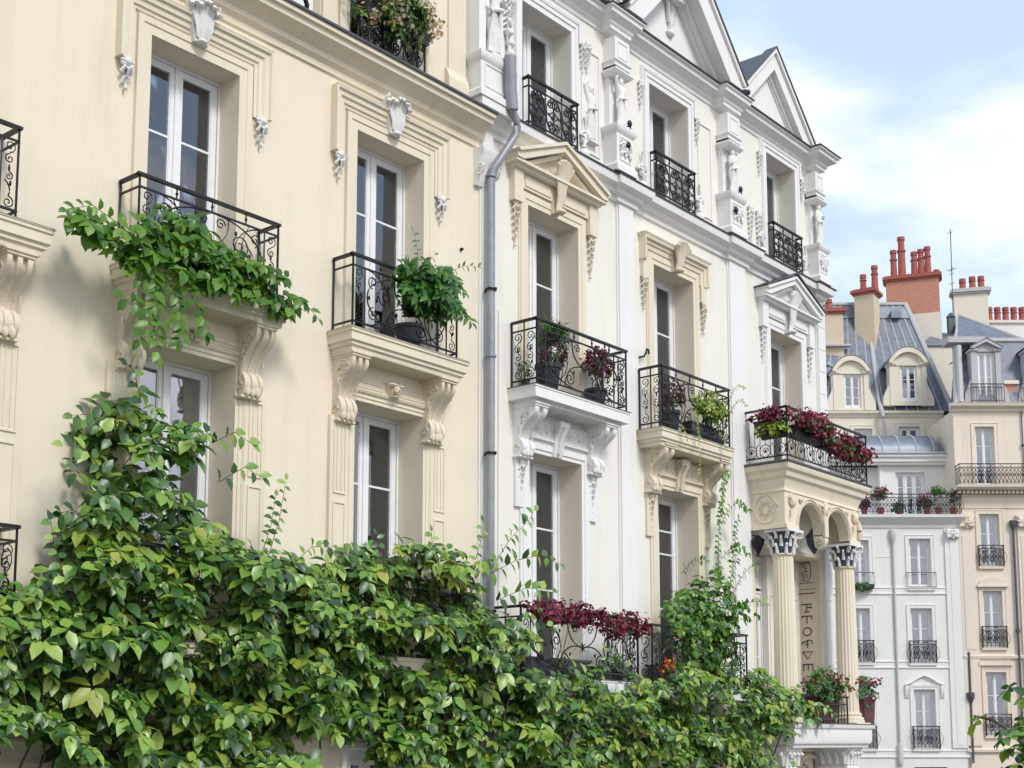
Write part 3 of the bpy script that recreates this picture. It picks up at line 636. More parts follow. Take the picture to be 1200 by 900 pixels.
# giant pilasters
def gp(x0,x1,panel_=False):
    m=MB(); m.box(x0,x1,-.055,.0,3.5,11.70); m.box(x0-.03,x0-.002,-.03,0,3.5,11.70); m.box(x1+.002,x1+.03,-.03,0,3.5,11.70); obj('pilaster',m,'white',wb)
gp(13.74,13.97); gp(17.04,17.44); gp(20.42,20.98); gp(23.74,24.06)
m=MB(); m.poly_x([(0,10.85),(.06,10.85),(.10,10.95),(.14,11.2),(.2,11.3),(.2,11.38),(0,11.38)],13.60,13.92); m.tube([(13.6,-a,b) for a,b in spiral(.13,11.05,.09,1.5,PI/2,-1)],.014,5); m.tube([(13.92,-a,b) for a,b in spiral(.13,11.05,.09,1.5,PI/2,-1)],.014,5)
obj('corbel',m,'whitecarve',wb,smooth=40)
# rusticated quoins on last pilaster
m=MB(); 
for i in range(18): m.box(23.76,24.04,-.064,-.056,3.6+i*.45,3.6+i*.45+.42)
obj('quoins',m,'white',wb)
m=MB(); m.tube([(14.14,-.02,4.5),(14.14,-.02,9.2)],.008,5); m.ell((14.14,-.02,4.47),(.018,.018,.03)); obj('lightning_cable',m,'paint',wb)
WC=[(0,11.66),(.04,11.67),(.04,11.74),(.10,11.77),(.12,11.83),(.22,11.87),(.24,11.95),(.24,11.985)]
m=MB(); m.band(13.73,23.90,WC)
for a,b in ((17.0,17.48),(20.38,21.02),(23.62,23.84)): m.ring(a,b,.055,[(o*1.0,z+.001) for o,z in WC])
o=obj('cornice',m,'white',wb,smooth=25)
f=MB(); f.band(13.73,23.92,[(0,11.987),(.265,11.987),(.27,12.0),(.25,12.015),(0,12.03)]); 
for a,b in ((17.0,17.48),(20.38,21.02),(23.62,23.84)): f.ring(a,b,.055,[(.262,11.990),(.268,12.002),(.25,12.019)])
obj('zinc_edge',f,'flash',o)
# ---- upper floor windows
def white_upper(x0,x1,z1,kind,mat,cmat,cur,z0=8.15):
    c=(x0+x1)/2; window(wb,x0,x1,z0+.05,z1,.38 if kind!='tall' else .42,(.33,),cur)
    m=MB(); m.arch(x0,x1,z0,z1,[(0,0),(0,.03),(.07,.03),(.08,.045),(.17,.045),(.18,.02),(.20,.02),(.20,0)]); 
    if kind=='pediment':
        m.box(x0-.2,x1+.2,-.07,0,z1+.20,z1+.42); m.box(x0-.12,c-.13,-.085,-.07,z1+.24,z1+.38); m.box(c+.13,x1+.12,-.085,-.07,z1+.24,z1+.38)
        for xx in (x0-.30,x1+.30): m.box(xx-.1,xx+.1,-.11,0,z1-.05,z1+.42)
        m.ring(x0-.40,x1+.40,.14,[(0,z1+.42),(.02,z1+.43),(.03,z1+.46),(.09,z1+.48),(.09,z1+.52),(0,z1+.525)])
        e=.49;ap=z1+.95
        for s in (-1,1):   # raking cornices
            xa=c+s*((x1-x0)/2+e); m.poly_y([(xa,z1+.525),(xa,z1+.60),(c,ap+.10),(c,ap),(xa-s*.14,z1+.525)],-.001,-.25); m.poly_y([(xa-s*.02,z1+.60),(xa+s*.03,z1+.635),(c,ap+.15),(c,ap+.10)],-.001,-.29)
            m.poly_y([(xa-s*.22,z1+.526),(c,ap-.02),(c,ap-.08),(xa-s*.35,z1+.526)],-.001,-.16)
        m.poly_y([(x0-.35,z1+.526),(x1+.35,z1+.526),(c,ap-.05)],0,-.06)
    elif kind=='hood':
        m.arch(x0,x1,z1-.02,z1,[(.20,0),(.20,.05),(.27,.06),(.28,.085),(.33,.09),(.34,.13),(.38,.14),(.38,0)])
        m.box(x0-.36,x0-.2,-.07,0,z1-.30,z1); m.box(x1+.2,x1+.36,-.07,0,z1-.30,z1)
        m.ring(x0-.36,x1+.36,.10,[(0,z1+.36),(.03,z1+.37),(.05,z1+.40),(.06,z1+.42),(0,z1+.425)])
    o=obj('window_surround',m,mat,wb)
    k=MB()
    if kind=='pediment': shell(k,c,z1+.02,z1+.74,.31,.24)
    else: shell(k,c,z1+.0,z1+.44,.33,.22)
    obj('keystone',k,cmat,o,smooth=50)
    for s in (-1,1):
        xx=(x0-.30) if s<0 else (x1+.30); k=MB(); drop(k,xx,z1+(.0 if kind=='pediment' else -.28),.70 if kind=='pediment' else .55,.155,.10); obj('drop_ornament',k,cmat,o,smooth=60)
    return o
white_upper(14.78,15.99,10.93,'pediment','creamtrim','creamcarve',2)
white_upper(18.04,19.24,10.94,'hood','creamtrim','creamcarve',2)
o=white_upper(21.9,23.1,10.77,'pediment','white','whitecarve',2,8.05)
m=MB(); 
for s in (-1,1): m.poly_y([(22.5+s*1.145,11.41),(22.5+s*1.15,11.43),(22.5,11.945),(22.5,11.92)],-.0,-.31)
obj('lead_cap',m,'flash',o)
# ---- lower windows with carved consoles
def white_lower(x0,x1,z1,mat,cmat,cur,bars,slz):
    c=(x0+x1)/2; window(wb,x0,x1,4.2,z1,.42,bars,cur)
    m=MB(); m.arch(x0,x1,4.15,z1,[(0,0),(0,.03),(.05,.03),(.06,.05),(.15,.05),(.16,.03),(.20,.03),(.20,0)])
    m.box(x0-.18,x1+.18,-.055,0,z1+.21,slz-.32); m.band(x0-.2,x1+.2,[(0,z1+.19),(.085,z1+.20),(.085,z1+.225),(0,z1+.23)])
    o=obj('window_surround',m,mat,wb)
    k=MB(); foliate(k,x0-.0,c-.15,z1+.24,slz-.34,.07); foliate(k,c+.15,x1+.0,z1+.24,slz-.34,.07); frame_panel(k,x0-.03,c-.13,z1+.235,slz-.325,-.055,.015,.014); frame_panel(k,c+.13,x1+.03,z1+.235,slz-.325,-.055,.015,.014)
    obj('frieze_carving',k,cmat,o,smooth=50)
    k=MB(); 
    pr=[(.05,z1+.0),(.09,z1+.10),(.10,z1+.25),(.17,z1+.38),(.21,z1+.46),(.20,slz-.32)]
    k.poly_x([(0,z1)]+pr+[(0,slz-.32)],c-.11,c+.11)
    for s in (-1,1): k.tube([(c+s*.115,-a,b) for a,b in spiral(.13,slz-.44,.07,1.4,PI/2,-1)],.012,4)
    k.tube([(c,-.08,z1+.05),(c,-.13,z1+.28),(c,-.22,z1+.42)],.05,6,(.6,1)); obj('keystone',k,cmat,o,smooth=50)
    for s in (-1,1):
        xx=(x0-.20) if s<0 else (x1+.24)
        console(o,xx,.27,slz-.22,.72,.42,cmat,ribs=3); k=MB(); drop(k,xx,slz-.96,.55,.14,.10); k.box(xx-.12,xx+.12,-.045,0,slz-1.65,slz-.9); obj('drop_ornament',k,cmat,o,smooth=60)
white_lower(14.80,16.04,7.28,'white','whitecarve',2,(.31,.61),8.10); white_lower(18.06,19.28,7.23,'creamtrim','creamcarve',2,(.18,.31,.62),8.06)
WSL=[(-.10,-.22),(-.09,-.19),(-.04,-.175),(0,-.17),(0,-.03),(.012,-.025),(.012,-.002)]
s=slab(wb,14.36,16.62,.50,8.10,'white',WSL,label='plain white balcony slab'); railing(s,14.42,16.58,.47,8.12,.95,'scroll','side',rb=.009)
s=slab(wb,17.53,19.68,.48,8.06,'creamtrim',CSL); railing(s,17.6,19.62,.45,8.08,1.0,'scroll','side',rb=.009)
s=slab(wb,13.9,16.75,.60,4.05,'white',WSL); railing(s,13.96,16.68,.56,4.07,.92,'scroll','side',rb=.009)
s=slab(wb,17.0,19.9,.60,4.02,'white',WSL); railing(s,17.06,19.84,.56,4.04,.90,'scroll','side',rb=.009)
for a,b in ((14.85,16.0),(18.1,19.25)):
    window(wb,a,b,.15,2.98,.35,(.5,),0); m=MB(); m.arch(a,b,.05,2.98,[(0,0),(0,.04),(.08,.04),(.09,.07),(.16,.07),(.16,0)]); obj('window_surround',m,'creamtrim' if a>17 else 'white',wb)
# ---- attic storey: windows, surrounds, rails
def attic(x0,x1,z1,cur):
    window(wb,x0,x1,12.05,z1,.37,(.5,),cur)
    m=MB(); m.arch(x0,x1,12.03,z1,[(0,-.001),(0,.03),(.08,.03),(.09,.05),(.15,.05),(.16,.02),(.16,-.001)])
    m.arch(x0,x1,z1-.12,z1,[(.175,-.001),(.175,.05),(.215,.06),(.225,.04),(.235,-.001)]); o=obj('window_surround',m,'white',wb)
    for s in (-1,1):
        xx=(x0-.26) if s<0 else (x1+.28); k=MB(); drop(k,xx,z1-.05,.5,.14,.08); obj('drop_ornament',k,'whitecarve',o,smooth=60); k=MB()
        k.tube([(xx+a*s,-.05,b) for a,b in spiral(0,12.42,.12,1.6,0,1)],.03,5); k.tube([(xx,-.05,12.1),(xx-.03*s,-.07,12.25),(xx+.05*s,-.06,12.55),(xx,-.05,12.75)],.035,5,(1,.5)); k.ell((xx,-.05,12.15),(.11,.08,.1))
        obj('scroll_ornament',k,'whitecarve',o,smooth=60)
    m=MB(); m.box(x0-.02,x1+.02,-.20,0,12.032,12.05); l=obj('sill',m,'flash',o)
    railing(wb,x0+.015,x1-.015,.14,12.06,.78 if x0<20 else .75,'dense','side',rb=.010)
attic(14.65,15.85,14.05,3); attic(17.98,19.18,14.05,0); attic(21.9,23.02,14.2,2)
def figure(name,parent,cx,y,z0,h,pose,mat='whitecarve'):
    """standing draped statue grown with a skin modifier"""
    s=h/1.8
    J={'pelvis':(0,0,.95),'waist':(.02,0,1.1),'chest':(-.02,-.02,1.35),'neck':(0,-.02,1.52),'head':(.01,-.04,1.62),'top':(.01,-.04,1.74),
       'hl':(-.1,0,.88),'kl':(-.11,-.08,.50),'al':(-.09,.02,.08),'fl':(-.1,-.12,.03),'hr':(.1,0,.88),'kr':(.10,-.03,.48),'ar':(.12,.03,.08),'fr':(.15,-.1,.03),
       'sl':(-.18,-.02,1.43),'sr':(.18,-.02,1.43)}
    if pose==0: J.update({'el':(-.30,-.05,1.68),'wl':(-.12,-.08,1.88),'er':(.27,-.05,1.15),'wr':(.12,-.18,1.02)})
    elif pose==1: J.update({'el':(-.25,-.05,1.15),'wl':(-.12,-.2,1.25),'er':(.31,-.05,1.62),'wr':(.16,-.06,1.86)})
    else: J.update({'el':(-.28,-.08,1.18),'wl':(-.33,-.15,.92),'er':(.28,-.10,1.2),'wr':(.08,-.2,1.32)})
    Rd={'pelvis':.17,'waist':.125,'chest':.17,'neck':.06,'head':.10,'top':.075,'hl':.12,'kl':.095,'al':.07,'fl':.06,'hr':.12,'kr':.095,'ar':.07,'fr':.06,'sl':.075,'sr':.075,'el':.05,'wl':.04,'er':.05,'wr':.04}
    E=[('pelvis','waist'),('waist','chest'),('chest','neck'),('neck','head'),('head','top'),('pelvis','hl'),('hl','kl'),('kl','al'),('al','fl'),('pelvis','hr'),('hr','kr'),('kr','ar'),('ar','fr'),('chest','sl'),('sl','el'),('el','wl'),('chest','sr'),('sr','er'),('er','wr')]
    ks=list(J); me=bpy.data.meshes.new(name); me.from_pydata([(J[k][0]*s,J[k][1]*s,J[k][2]*s) for k in ks],[(ks.index(a),ks.index(b)) for a,b in E],[])
    o=bpy.data.objects.new(name,me); COL.objects.link(o); md=o.modifiers.new('skin','SKIN'); sb=o.modifiers.new('sub','SUBSURF'); sb.levels=1; sb.render_levels=1
    for i,k in enumerate(ks): me.skin_vertices[0].data[i].radius=(Rd[k]*s,Rd[k]*s); me.skin_vertices[0].data[i].use_root=(i==0)
    dg=bpy.context.evaluated_depsgraph_get(); me2=bpy.data.meshes.new_from_object(o.evaluated_get(dg)); bpy.data.objects.remove(o)
    g=MB(); g.add([tuple(v.co) for v in me2.vertices],[tuple(p.vertices) for p in me2.polygons])
    # drapery folds round hips and legs, hair, plinth and face
    for i in range(9):
        a=(i-4)/4.; g.tube([(a*.13*s,-.13*s,.98*s),(a*.17*s,-.17*s+abs(a)*.08*s,.6*s),(a*.20*s+.02*s,-.13*s+abs(a)*.08*s,.12*s)],.038*s,5,(.7,1.2))
    g.tube([(-.2*s,-.12*s,.95*s),(0,-.19*s,1.02*s),(.2*s,-.10*s,1.12*s)],.045*s,6)
    g.ell((0,-.0,1.70*s),(.10*s,.10*s,.09*s)); g.ell((.01*s,-.135*s,1.63*s),(.018*s,.03*s,.03*s),6,4)
    g.box(-.22*s,.22*s,-.2*s,.14*s,-.02*s,.045*s)
    g.v=[(cx+a,y+b,z0+c) for a,b,c in g.v]
    return obj(name,g,mat,parent,smooth=60)
def pier(x0,x1,pose,seed,z=12.03):
    d=.30; c=(x0+x1)/2
    m=MB(); m.box(x0+.03,x1-.03,-d+.03,0,z,12.70); m.ring(x0+.03,x1-.03,d-.03,[(.05,z),(.05,z+.10),(.02,z+.14),(0,z+.15)]); m.ring(x0+.03,x1-.03,d-.03,[(0,12.66),(.03,12.69),(.05,12.72),(.06,12.76),(.06,12.79),(0,12.80)])
    frame_panel(m,x0+.09,x1-.09,z+.2,12.62,-d+.03,.018,.014); foliate(m,x0+.1,x1-.1,z+.3,12.55,.02)
    q=MB(); foliate(q,x0+.1,x1-.1,z+.25,12.58,.05); m.add([(a,b-d+.03,e) for a,b,e in q.v],q.f)
    m.box(x0+.08,x1-.08,-.10,0,12.79,13.66)      # niche back
    m.box(x0+.05,x1-.05,-d+.06,0,13.66,14.28)
    m.ring(x0+.05,x1-.05,d-.06,[(-.02,13.64),(.02,13.67),(.05,13.71),(.05,13.74),(0,13.75),(0,13.80)]); m.ring(x0+.05,x1-.05,d-.06,[(.0,13.86),(.03,13.88),(.03,13.90),(0,13.91)]); frame_panel(m,x0+.12,x1-.12,13.95,14.22,-d+.06,.015,.012)
    o=obj('statue_pier',m,'white',wb,smooth=30)
    figure('statue',o,c,-.19,12.80,.86,pose)
pier(16.66,17.16,0,1); pier(20.10,20.62,1,2); pier(23.42,23.86,2,3)
# first pier: pedestal with a winged relief beside the drainpipe
m=MB(); x0,x1=13.45,14.12; m.box(x0,x1,-.27,0,12.03,12.62); m.ring(x0,x1,.27,[(.05,12.03),(.05,12.12),(.01,12.16),(0,12.17)]); m.ring(x0,x1,.27,[(0,12.56),(.03,12.59),(.05,12.64),(.05,12.69),(0,12.70)]); frame_panel(m,x0+.08,x1-.08,12.2,12.54,-.27,.018,.014)
m.box(x0+.0,x1-.0,-.12,0,12.7,14.28); m.box(x0-.002,x0+.14,-.24,-.002,12.702,14.278); m.box(13.45,14.16,-.30,-.001,11.905,12.028); o=obj('statue_pier',m,'white',wb,smooth=30)
figure('statue',o,13.82,-.17,12.72,1.25,2)
m=MB()
for i in range(7): m.tube([(13.95,-.15,13.2+.07*i),(14.12,-.17,13.32+.09*i),(14.2,-.13,13.1+.1*i)],.03,5,(1,.4))
m.tube([(a,-.05,b) for a,b in spiral(14.26,12.55,.13,1.7,PI/2,1)],.035,6); m.tube([(14.33,-.05,12.65),(14.3,-.06,13.0),(14.36,-.06,13.5)],.035,6)
for i in range(6): m.ell((14.3+.05*math.sin(i),-.06,12.9+i*.16),(.08,.07,.06))
obj('wing_carving',m,'whitecarve',o,smooth=60)
# reliefs and recessed panels between the piers
def relief(x0,x1,seed):
    m=MB(); frame_panel(m,x0,x1,12.25,13.95,0,.03,.02); o=obj('wall_panel',m,'white',wb)
    return o
o=relief(16.12,16.60,1); figure('relief_figure',o,16.36,.01,12.42,.98,0)
relief(19.50,19.95,2)
relief(23.2,23.5,3)
for xx in (16.25,):
    k=MB(); drop(k,xx,14.05,.5,.16,.08); obj('drop_ornament',k,'whitecarve',wb,smooth=60)
for xx in (14.42,21.25,21.55): 
    k=MB(); drop(k,xx,12.95,.85,.17,.07); obj('scroll_ornament',k,'whitecarve',wb,smooth=60)
# small dark blobs on short rods, set on the piers
for x,z,y in ((17.05,12.88,-.27),(20.50,12.90,-.27),(16.92,12.46,-.33),(20.22,12.42,-.33)):
    m=MB(); m.ell((x,y,z+.04),(.05,.035,.06),8,6); m.tube([(x,y,z+.04),(x+.01,y-.01,z-.05)],.03,6,(1,.3)); m.tube([(x,y,z),(x,0,z)],.012,5); obj('dark_blob',m,'iron',wb,smooth=60)
# top cornice
TC=[(0,14.38),(.025,14.39),(.025,14.44),(.06,14.47),(.07,14.51),(.16,14.56),(.20,14.58),(.21,14.64),(.25,14.655),(.25,14.68)]
m=MB(); m.band(13.40,23.96,TC)
for a,b in ((16.64,17.18),(20.08,20.64),(13.42,14.14)): m.ring(a,b,.20,[(o*.75,z+.001) for o,z in TC])
m.ring(23.52,23.86,.22,[(o,z+.001) for o,z in TC],yb=4.0)
o=obj('cornice',m,'white',wb,smooth=25)
f=MB(); f.band(13.40,23.96,[(0,14.682),(.275,14.682),(.285,14.70),(.26,14.72),(0,14.74)]); f.ring(23.52,23.86,.22,[(.265,14.684),(.275,14.70),(.25,14.724)],yb=4.0)
for a,b in ((16.64,17.18),(20.08,20.64)): f.ring(a,b,.20,[(.20,14.684),(.21,14.70),(.18,14.72)])
obj('gutter',f,'flash',o)
# pediments
def pediment(c,hw,ap,d,mat,cm,orn=True):
    zb=14.72; m=MB(); sl=(ap-zb)/hw
    wd=.44 if orn else .28   # vertical thickness of the raking band
    m.poly_y([(c-hw+.1,zb),(c+hw-.1,zb),(c,ap-.1)],-.02,2.5)
    for s in (-1,1):
        X=lambda u:c+s*u
        m.poly_y([(X(hw),zb),(X(hw+.0),zb+.05),(c,ap+.05),(c,ap-wd),(X(hw-wd/sl),zb)],-.021,-d)
        m.poly_y([(X(hw),zb+.05),(X(hw+.06),zb+.08),(c,ap+.14),(c,ap+.05)],-.021,-d-.05)
        m.poly_y([(X(hw-wd/sl),zb+.001),(c,ap-wd),(c,ap-wd-.10),(X(hw-(wd+.10)/sl),zb+.001)],-.022,-d*.45)
        m.poly_y([(X(hw-(wd+.10)/sl),zb+.002),(c,ap-wd-.10),(c,ap-wd-.15),(X(hw-(wd+.15)/sl),zb+.002)],-.022,-d*.25)
    o=obj('pediment',m,mat,wb)
    f=MB()
    for s in (-1,1): f.poly_y([(c+s*(hw+.07),zb+.075),(c+s*(hw+.10),zb+.10),(c,ap+.175),(c,ap+.145)],-.022,-d-.07)
    obj('lead_cap',f,'flash',o)
    # gable roof running back
    r=MB()
    for s in (-1,1): r.poly_y([(c+s*(hw+.08),zb+.02),(c+s*(hw+.10),zb+.05),(c,ap+.12),(c,ap+.08)],-.01,4.0)
    obj('gable_roof',r,'slate',wb)
    if orn:
        k=MB(); k.tube([(c,-.04,ap-wd-.95),(c,-.06,ap-wd-.75),(c-.02,-.1,ap-wd-.45),(c,-.14,ap-wd-.3)],.07,8,(.6,1.3)); k.ell((c,-.05,ap-wd-.98),(.11,.07,.06)); shell(k,c,ap-wd-.5,ap-wd-.1,.5,.3)
        for s in (-1,1): k.tube([(c+s*.05,-.05,ap-wd-.8),(c+s*.10,-.08,ap-wd-.5),(c+s*.2,-.08,ap-wd-.3)],.04,6)
        obj('cartouche',k,cm,o,smooth=60)
    return o
pediment(15.05,1.62,16.45,.34,'white','whitecarve'); pediment(18.62,1.78,16.60,.42,'white','whitecarve'); pediment(22.0,1.42,16.1,.20,'white','whitecarve',False)
# main roof
m=MB(); m.add([(13.42,.3,14.74),(23.9,.3,14.74),(23.9,2.2,17.5),(13.42,2.2,17.5),(13.42,6,17.9),(23.9,6,17.9),(13.42,6,14.7),(23.9,6,14.7)],[(0,1,2,3),(3,2,5,4),(4,5,7,6),(0,3,4,6),(1,7,5,2)]); 
ro=obj('roof',m,'slate',wb)
m=MB(); 
for i in range(18): x=13.9+i*.56; m.tube([(x,.29,14.75),(x,2.19,17.52)],.022,4)
obj('standing_seam',m,'zinc',ro)
m=MB()
for i in range(7): m.box(16.72+.0,17.35,.1+.0+i*.02,.16+i*.02+.3,14.9+i*.28,15.1+i*.28)
obj('timber_boarding',m,'stem',ro)
m=MB(); m.box(23.3,23.85,.4,1.6,15.2,16.0); m.ring(23.3,23.85,-.4,[(0,16.0),(.05,16.05),(.05,16.12)],yb=1.6); obj('chimney',m,'white',ro)
m=MB(); m.tube([(20.55,-.30,14.78),(20.75,-.33,14.84)],.05,8); m.tube([(17.0,-.30,14.78),(17.3,-.33,14.80)],.06,8); obj('waterspout',m,'iron',ro,smooth=60)
# ---- porch
po=MB(); X0,X1=20.98,23.86; D=.72; zb,zt=6.88,7.76
def archplate(m,xa,xb,ya,yb_,zbot,ztop,arches):
    xs=[xa]; n=14
    # plate between arch curves, built column by column
    def low(x):
        for c,r,zs,k in arches:
            if abs(x-c)<r: return zs+k*math.sqrt(max(0,1-((x-c)/r)**2))*r
        return zbot
    pts=set([xa,xb])
    for c,r,zs,k in arches:
        for i in range(n+1): pts.add(round(c+r*math.cos(PI*i/n),5))
    P=sorted(pts)
    for i in range(len(P)-1):
        a,b=P[i],P[i+1]; mid=(a+b)/2; ins=any(abs(mid-c)<r for c,r,_,_ in arches)
        la=low(a+1e-6) if ins else zbot; lb=low(b-1e-6) if ins else zbot
        for y in (ya,yb_): m.quad((a,y,la),(b,y,lb),(b,y,ztop),(a,y,ztop))
        m.quad((a,ya,la),(b,ya,lb),(b,yb_,lb),(a,yb_,la))
    m.quad((xa,ya,zbot),(xa,yb_,zbot),(xa,yb_,ztop),(xa,ya,ztop)); m.quad((xb,ya,zbot),(xb,yb_,zbot),(xb,yb_,ztop),(xb,ya,ztop))
AR=[(21.93,.47,6.90,1.05),(22.97,.47,6.90,1.05)]
archplate(po,X0,X1,-D,-D+.20,zb,7.72,AR)
po.box(X0,X0+.2,-D+.2,0,zb,7.72); po.box(X1-.2,X1,-D+.2,0,zb,7.72); po.box(X0+.2,X1-.2,-D+.2,0,7.56,7.72)
po.ring(X0,X1,D,[(.0,6.86),(.03,6.865),(.03,6.93),(.012,6.95),(0,6.96)]) if False else None
po.poly_x([(D+.025,6.86),(D+.025,6.93),(D+.001,6.95),(D+.001,6.86)],X0-.02,21.45); po.poly_x([(D+.025,6.86),(D+.025,6.93),(D+.001,6.95),(D+.001,6.86)],23.45,X1+.02); po.box(X0-.025,X0-.002,-D-.025,0,6.86,6.93)
po.ring(X0,X1,D,[(.003,7.50),(.02,7.51),(.02,7.53),(.004,7.55),(.004,7.60),(.03,7.66),(.05,7.72),(.10,7.76),(.12,7.84),(.17,7.88),(.19,7.94),(.19,7.97)])
po.arch(21.93-.40,21.93+.40,6.9,6.9,[(0,0),(0,0)]) if False else None
porch=obj('porch',po,'ochre',wb,smooth=25,label='ochre porch canopy with two arches over the columned loggia')
k=MB()
for c,r,zs,kk in AR:
    for q in (.03,.075): k.tube([(c+(r+q)*math.cos(PI*i/16),-D-.012,zs+kk*(r+q)*math.sin(PI*i/16)) for i in range(17)],.014,5)
# spandrel carving, pendant and medallions
for cx in (21.22,22.45,23.66):
    k.tube([(cx+a,-D-.03,b) for a,b in spiral(0,7.36,.12,1.6,PI/2,1)],.02,5); k.ell((cx,-D-.03,7.34),(.07,.06,.11)); k.tube([(cx-.05,-D-.03,7.2),(cx-.08,-D-.05,7.05)],.03,5,(1,.3))
for cx,sg in ((21.55,1),(22.3,-1),(22.6,1),(23.34,-1)):
    k.ell((cx,-D-.015,7.42),(.05,.04,.05)); k.tube([(cx+a,-D-.02,b) for a,b in spiral(0,7.40,.07,1.3,0,sg)],.012,4)
k.box(22.38,22.52,-D-.05,-D,6.85,7.5); 
k.poly_x([(.715,6.879),(.76,6.82),(.75,6.74),(.69,6.64),(.62,6.62),(.55,6.70),(.53,6.879)],22.385,22.515)
for s in (-1,1): k.tube([(22.45+s*.07,-a,b) for a,b in spiral(.66,6.77,.06,1.5,PI/2,-1)],.02,5)
# left medallion on side face (circle relief)
xx=X0-.008
k.tube([(xx,-.36+.21*math.cos(2*PI*i/24),7.22+.25*math.sin(2*PI*i/24)) for i in range(25)],.011,5)
for i in range(7):
    a=2*PI*i/7; k.tube([(xx,-.36+q,7.22+p) for q,p in spiral(.10*math.cos(a),.11*math.sin(a),.055,1.2,a,1)],.008,4)
for s in (X1+.008,): k.tube([(s,-.36+.21*math.cos(2*PI*i/24),7.22+.25*math.sin(2*PI*i/24)) for i in range(25)],.012,5)
k.tube([(X1+.02,-D+.05,7.3+.16*math.cos(i*.5)) if False else (X1-.06+.02,-D-.02-.03*math.sin(i*.6),6.98+i*.05) for i in range(10)],.05,6,(1.2,.8))
obj('porch_carving',k,'creamcarve',porch,smooth=60)
s=MB(); s.ring(X0,X1,D,[(.195,7.972),(.21,7.98),(.215,8.01),(.20,8.02)]); obj('zinc_edge',s,'flash',porch)
railing(wb,20.86,23.98,.86,8.025,.95,'porch','porch',rb=.008,label='tall black balustrade above the columned porch')
# columns
for cx in (21.28,23.66):
    cy=-.50; m=MB()
    m.lathe(cx,cy,[(.205,3.66),(.20,3.70),(.195,5.0),(.178,6.42)],40,flutes=1,fd=.012)
    m.lathe(cx,cy,[(.29,3.52),(.29,3.57),(.275,3.58),(.28,3.60),(.27,3.63),(.235,3.64),(.235,3.66),(.25,3.68),(.235,3.70),(.21,3.71),(.205,3.74)],24)
    m.box(cx-.29,cx+.29,cy-.29,cy+.29,3.50,3.53); m.lathe(cx,cy,[(.19,6.40),(.205,6.42),(.19,6.44)],24)
    co_=obj('column',m,'ochre',porch,smooth=30)
    k=MB(); k.lathe(cx,cy,[(.17,6.43),(.18,6.6),(.23,6.78),(.25,6.81)],16); obj('capital_bell',k,'navy',co_,smooth=40)
    k=MB()
    for row,(zz,rr,hh,n) in enumerate(((6.44,.195,.16,8),(6.56,.20,.18,8),(6.70,.22,.11,8))):
        for i in range(n):
            a=2*PI*(i+.5*row)/n; c_,s_=math.cos(a),math.sin(a)
            k.tube([(cx+c_*rr,cy+s_*rr,zz),(cx+c_*(rr+.012),cy+s_*(rr+.012),zz+hh*.6),(cx+c_*(rr+.06),cy+s_*(rr+.06),zz+hh),(cx+c_*(rr+.085),cy+s_*(rr+.085),zz+hh*.8)],.030,5,(1.1,.5))
    k.box(cx-.27,cx+.27,cy-.27,cy+.20,6.815,6.86)
    for sx in (-1,1): k.tube([(cx+sx*(.2+a),cy-.2-a,b) for a,b in spiral(.02,6.76,.05,1.3,PI/2,-1)],.016,5)
    obj('capital',k,'whitecarve',co_,smooth=50)
# loggia interior: glazed door wall
xl0,xl1=LOG[0],LOG[1]
window(wb,xl0+.02,xl0+1.25,3.52,5.95,.6,(.5,),0); window(wb,xl0+.02,xl0+1.25,6.0,6.6,.6,(),0,leaf=3); 
m=MB(); m.box(xl0+1.26,xl1-.003,.45,.615,3.505,6.615); frame_panel(m,xl0+1.32,xl1-.1,3.7,5.9,.45,.03,.02); obj('loggia_wall',m,'wallwhite',wb)
m=MB(); m.box(xl0+.005,xl0+.12,.0,.6,3.505,6.615) if False else None
# jamb with lettering (faces the street corner side)
xj=LOG[1]
def strokes(mb,segs,yc,zc,sy,sz,r=.012):
    for pts in segs: mb.tube([(xj-.006,yc+a*sy,zc+b*sz) for a,b in pts],r,4)
# local a: -.5 (deep) .. +.5 (street), seen left to right; y = yc - a
G={'F1':[[(-.5,.45),(.5,.45)],[(0,.45),(0,-.5)],[(-.25,-.5),(.25,-.5)],[(0,.1),(.45,.0)],[(.45,.0),(.45,.25)]],
   'F2':[[(-.5,.4),(.5,.4)],[(0,.4),(0,-.5)],[(.5,.4),(.5,-.05)],[(-.5,.4),(-.45,.2)]],
   'O':[[(.42*math.cos(2*PI*i/14),.5*math.sin(2*PI*i/14)) for i in range(15)]],
   'P':[[(-.5,.25),(-.1,.35),(.1,.5),(.4,.4),(.5,.0)],[(0,.35),(0,-.5)],[(-.5,.25),(-.5,-.05)],[(-.2,-.1),(.1,0)]],
   'V':[[(-.5,.4),(.5,.4),(.0,-.5),(-.5,.4)]],
   'E':[[(-.5,.4),(.5,.4)],[(-.45,.4),(-.45,-.4)],[(0,.4),(0,-.35)],[(.45,.4),(.45,-.4)]],
   'K':[[(-.5,.5),(-.45,-.1),(.5,-.5)],[(.5,.5),(-.1,-.05)],[(-.05,-.1),(-.2,-.5)]]}
lt=MB(); seq=[('F1',5.72),('F2',5.50),('O',5.27),('P',5.03),('V',4.82),('E',4.58),('K',4.32)]
for g_,z in seq:
    strokes(lt,[[(-a,b) for a,b in p] for p in G[g_]],.30,z,.21,.155)
strokes(lt,[[(-.5,0),(.5,0)]],.30,6.0,.36,1); strokes(lt,[[(-.5,0),(.5,0)]],.30,6.08,.42,1,.005); strokes(lt,[[(-.5,0),(.5,0)]],.30,6.20,.36,1,.006)
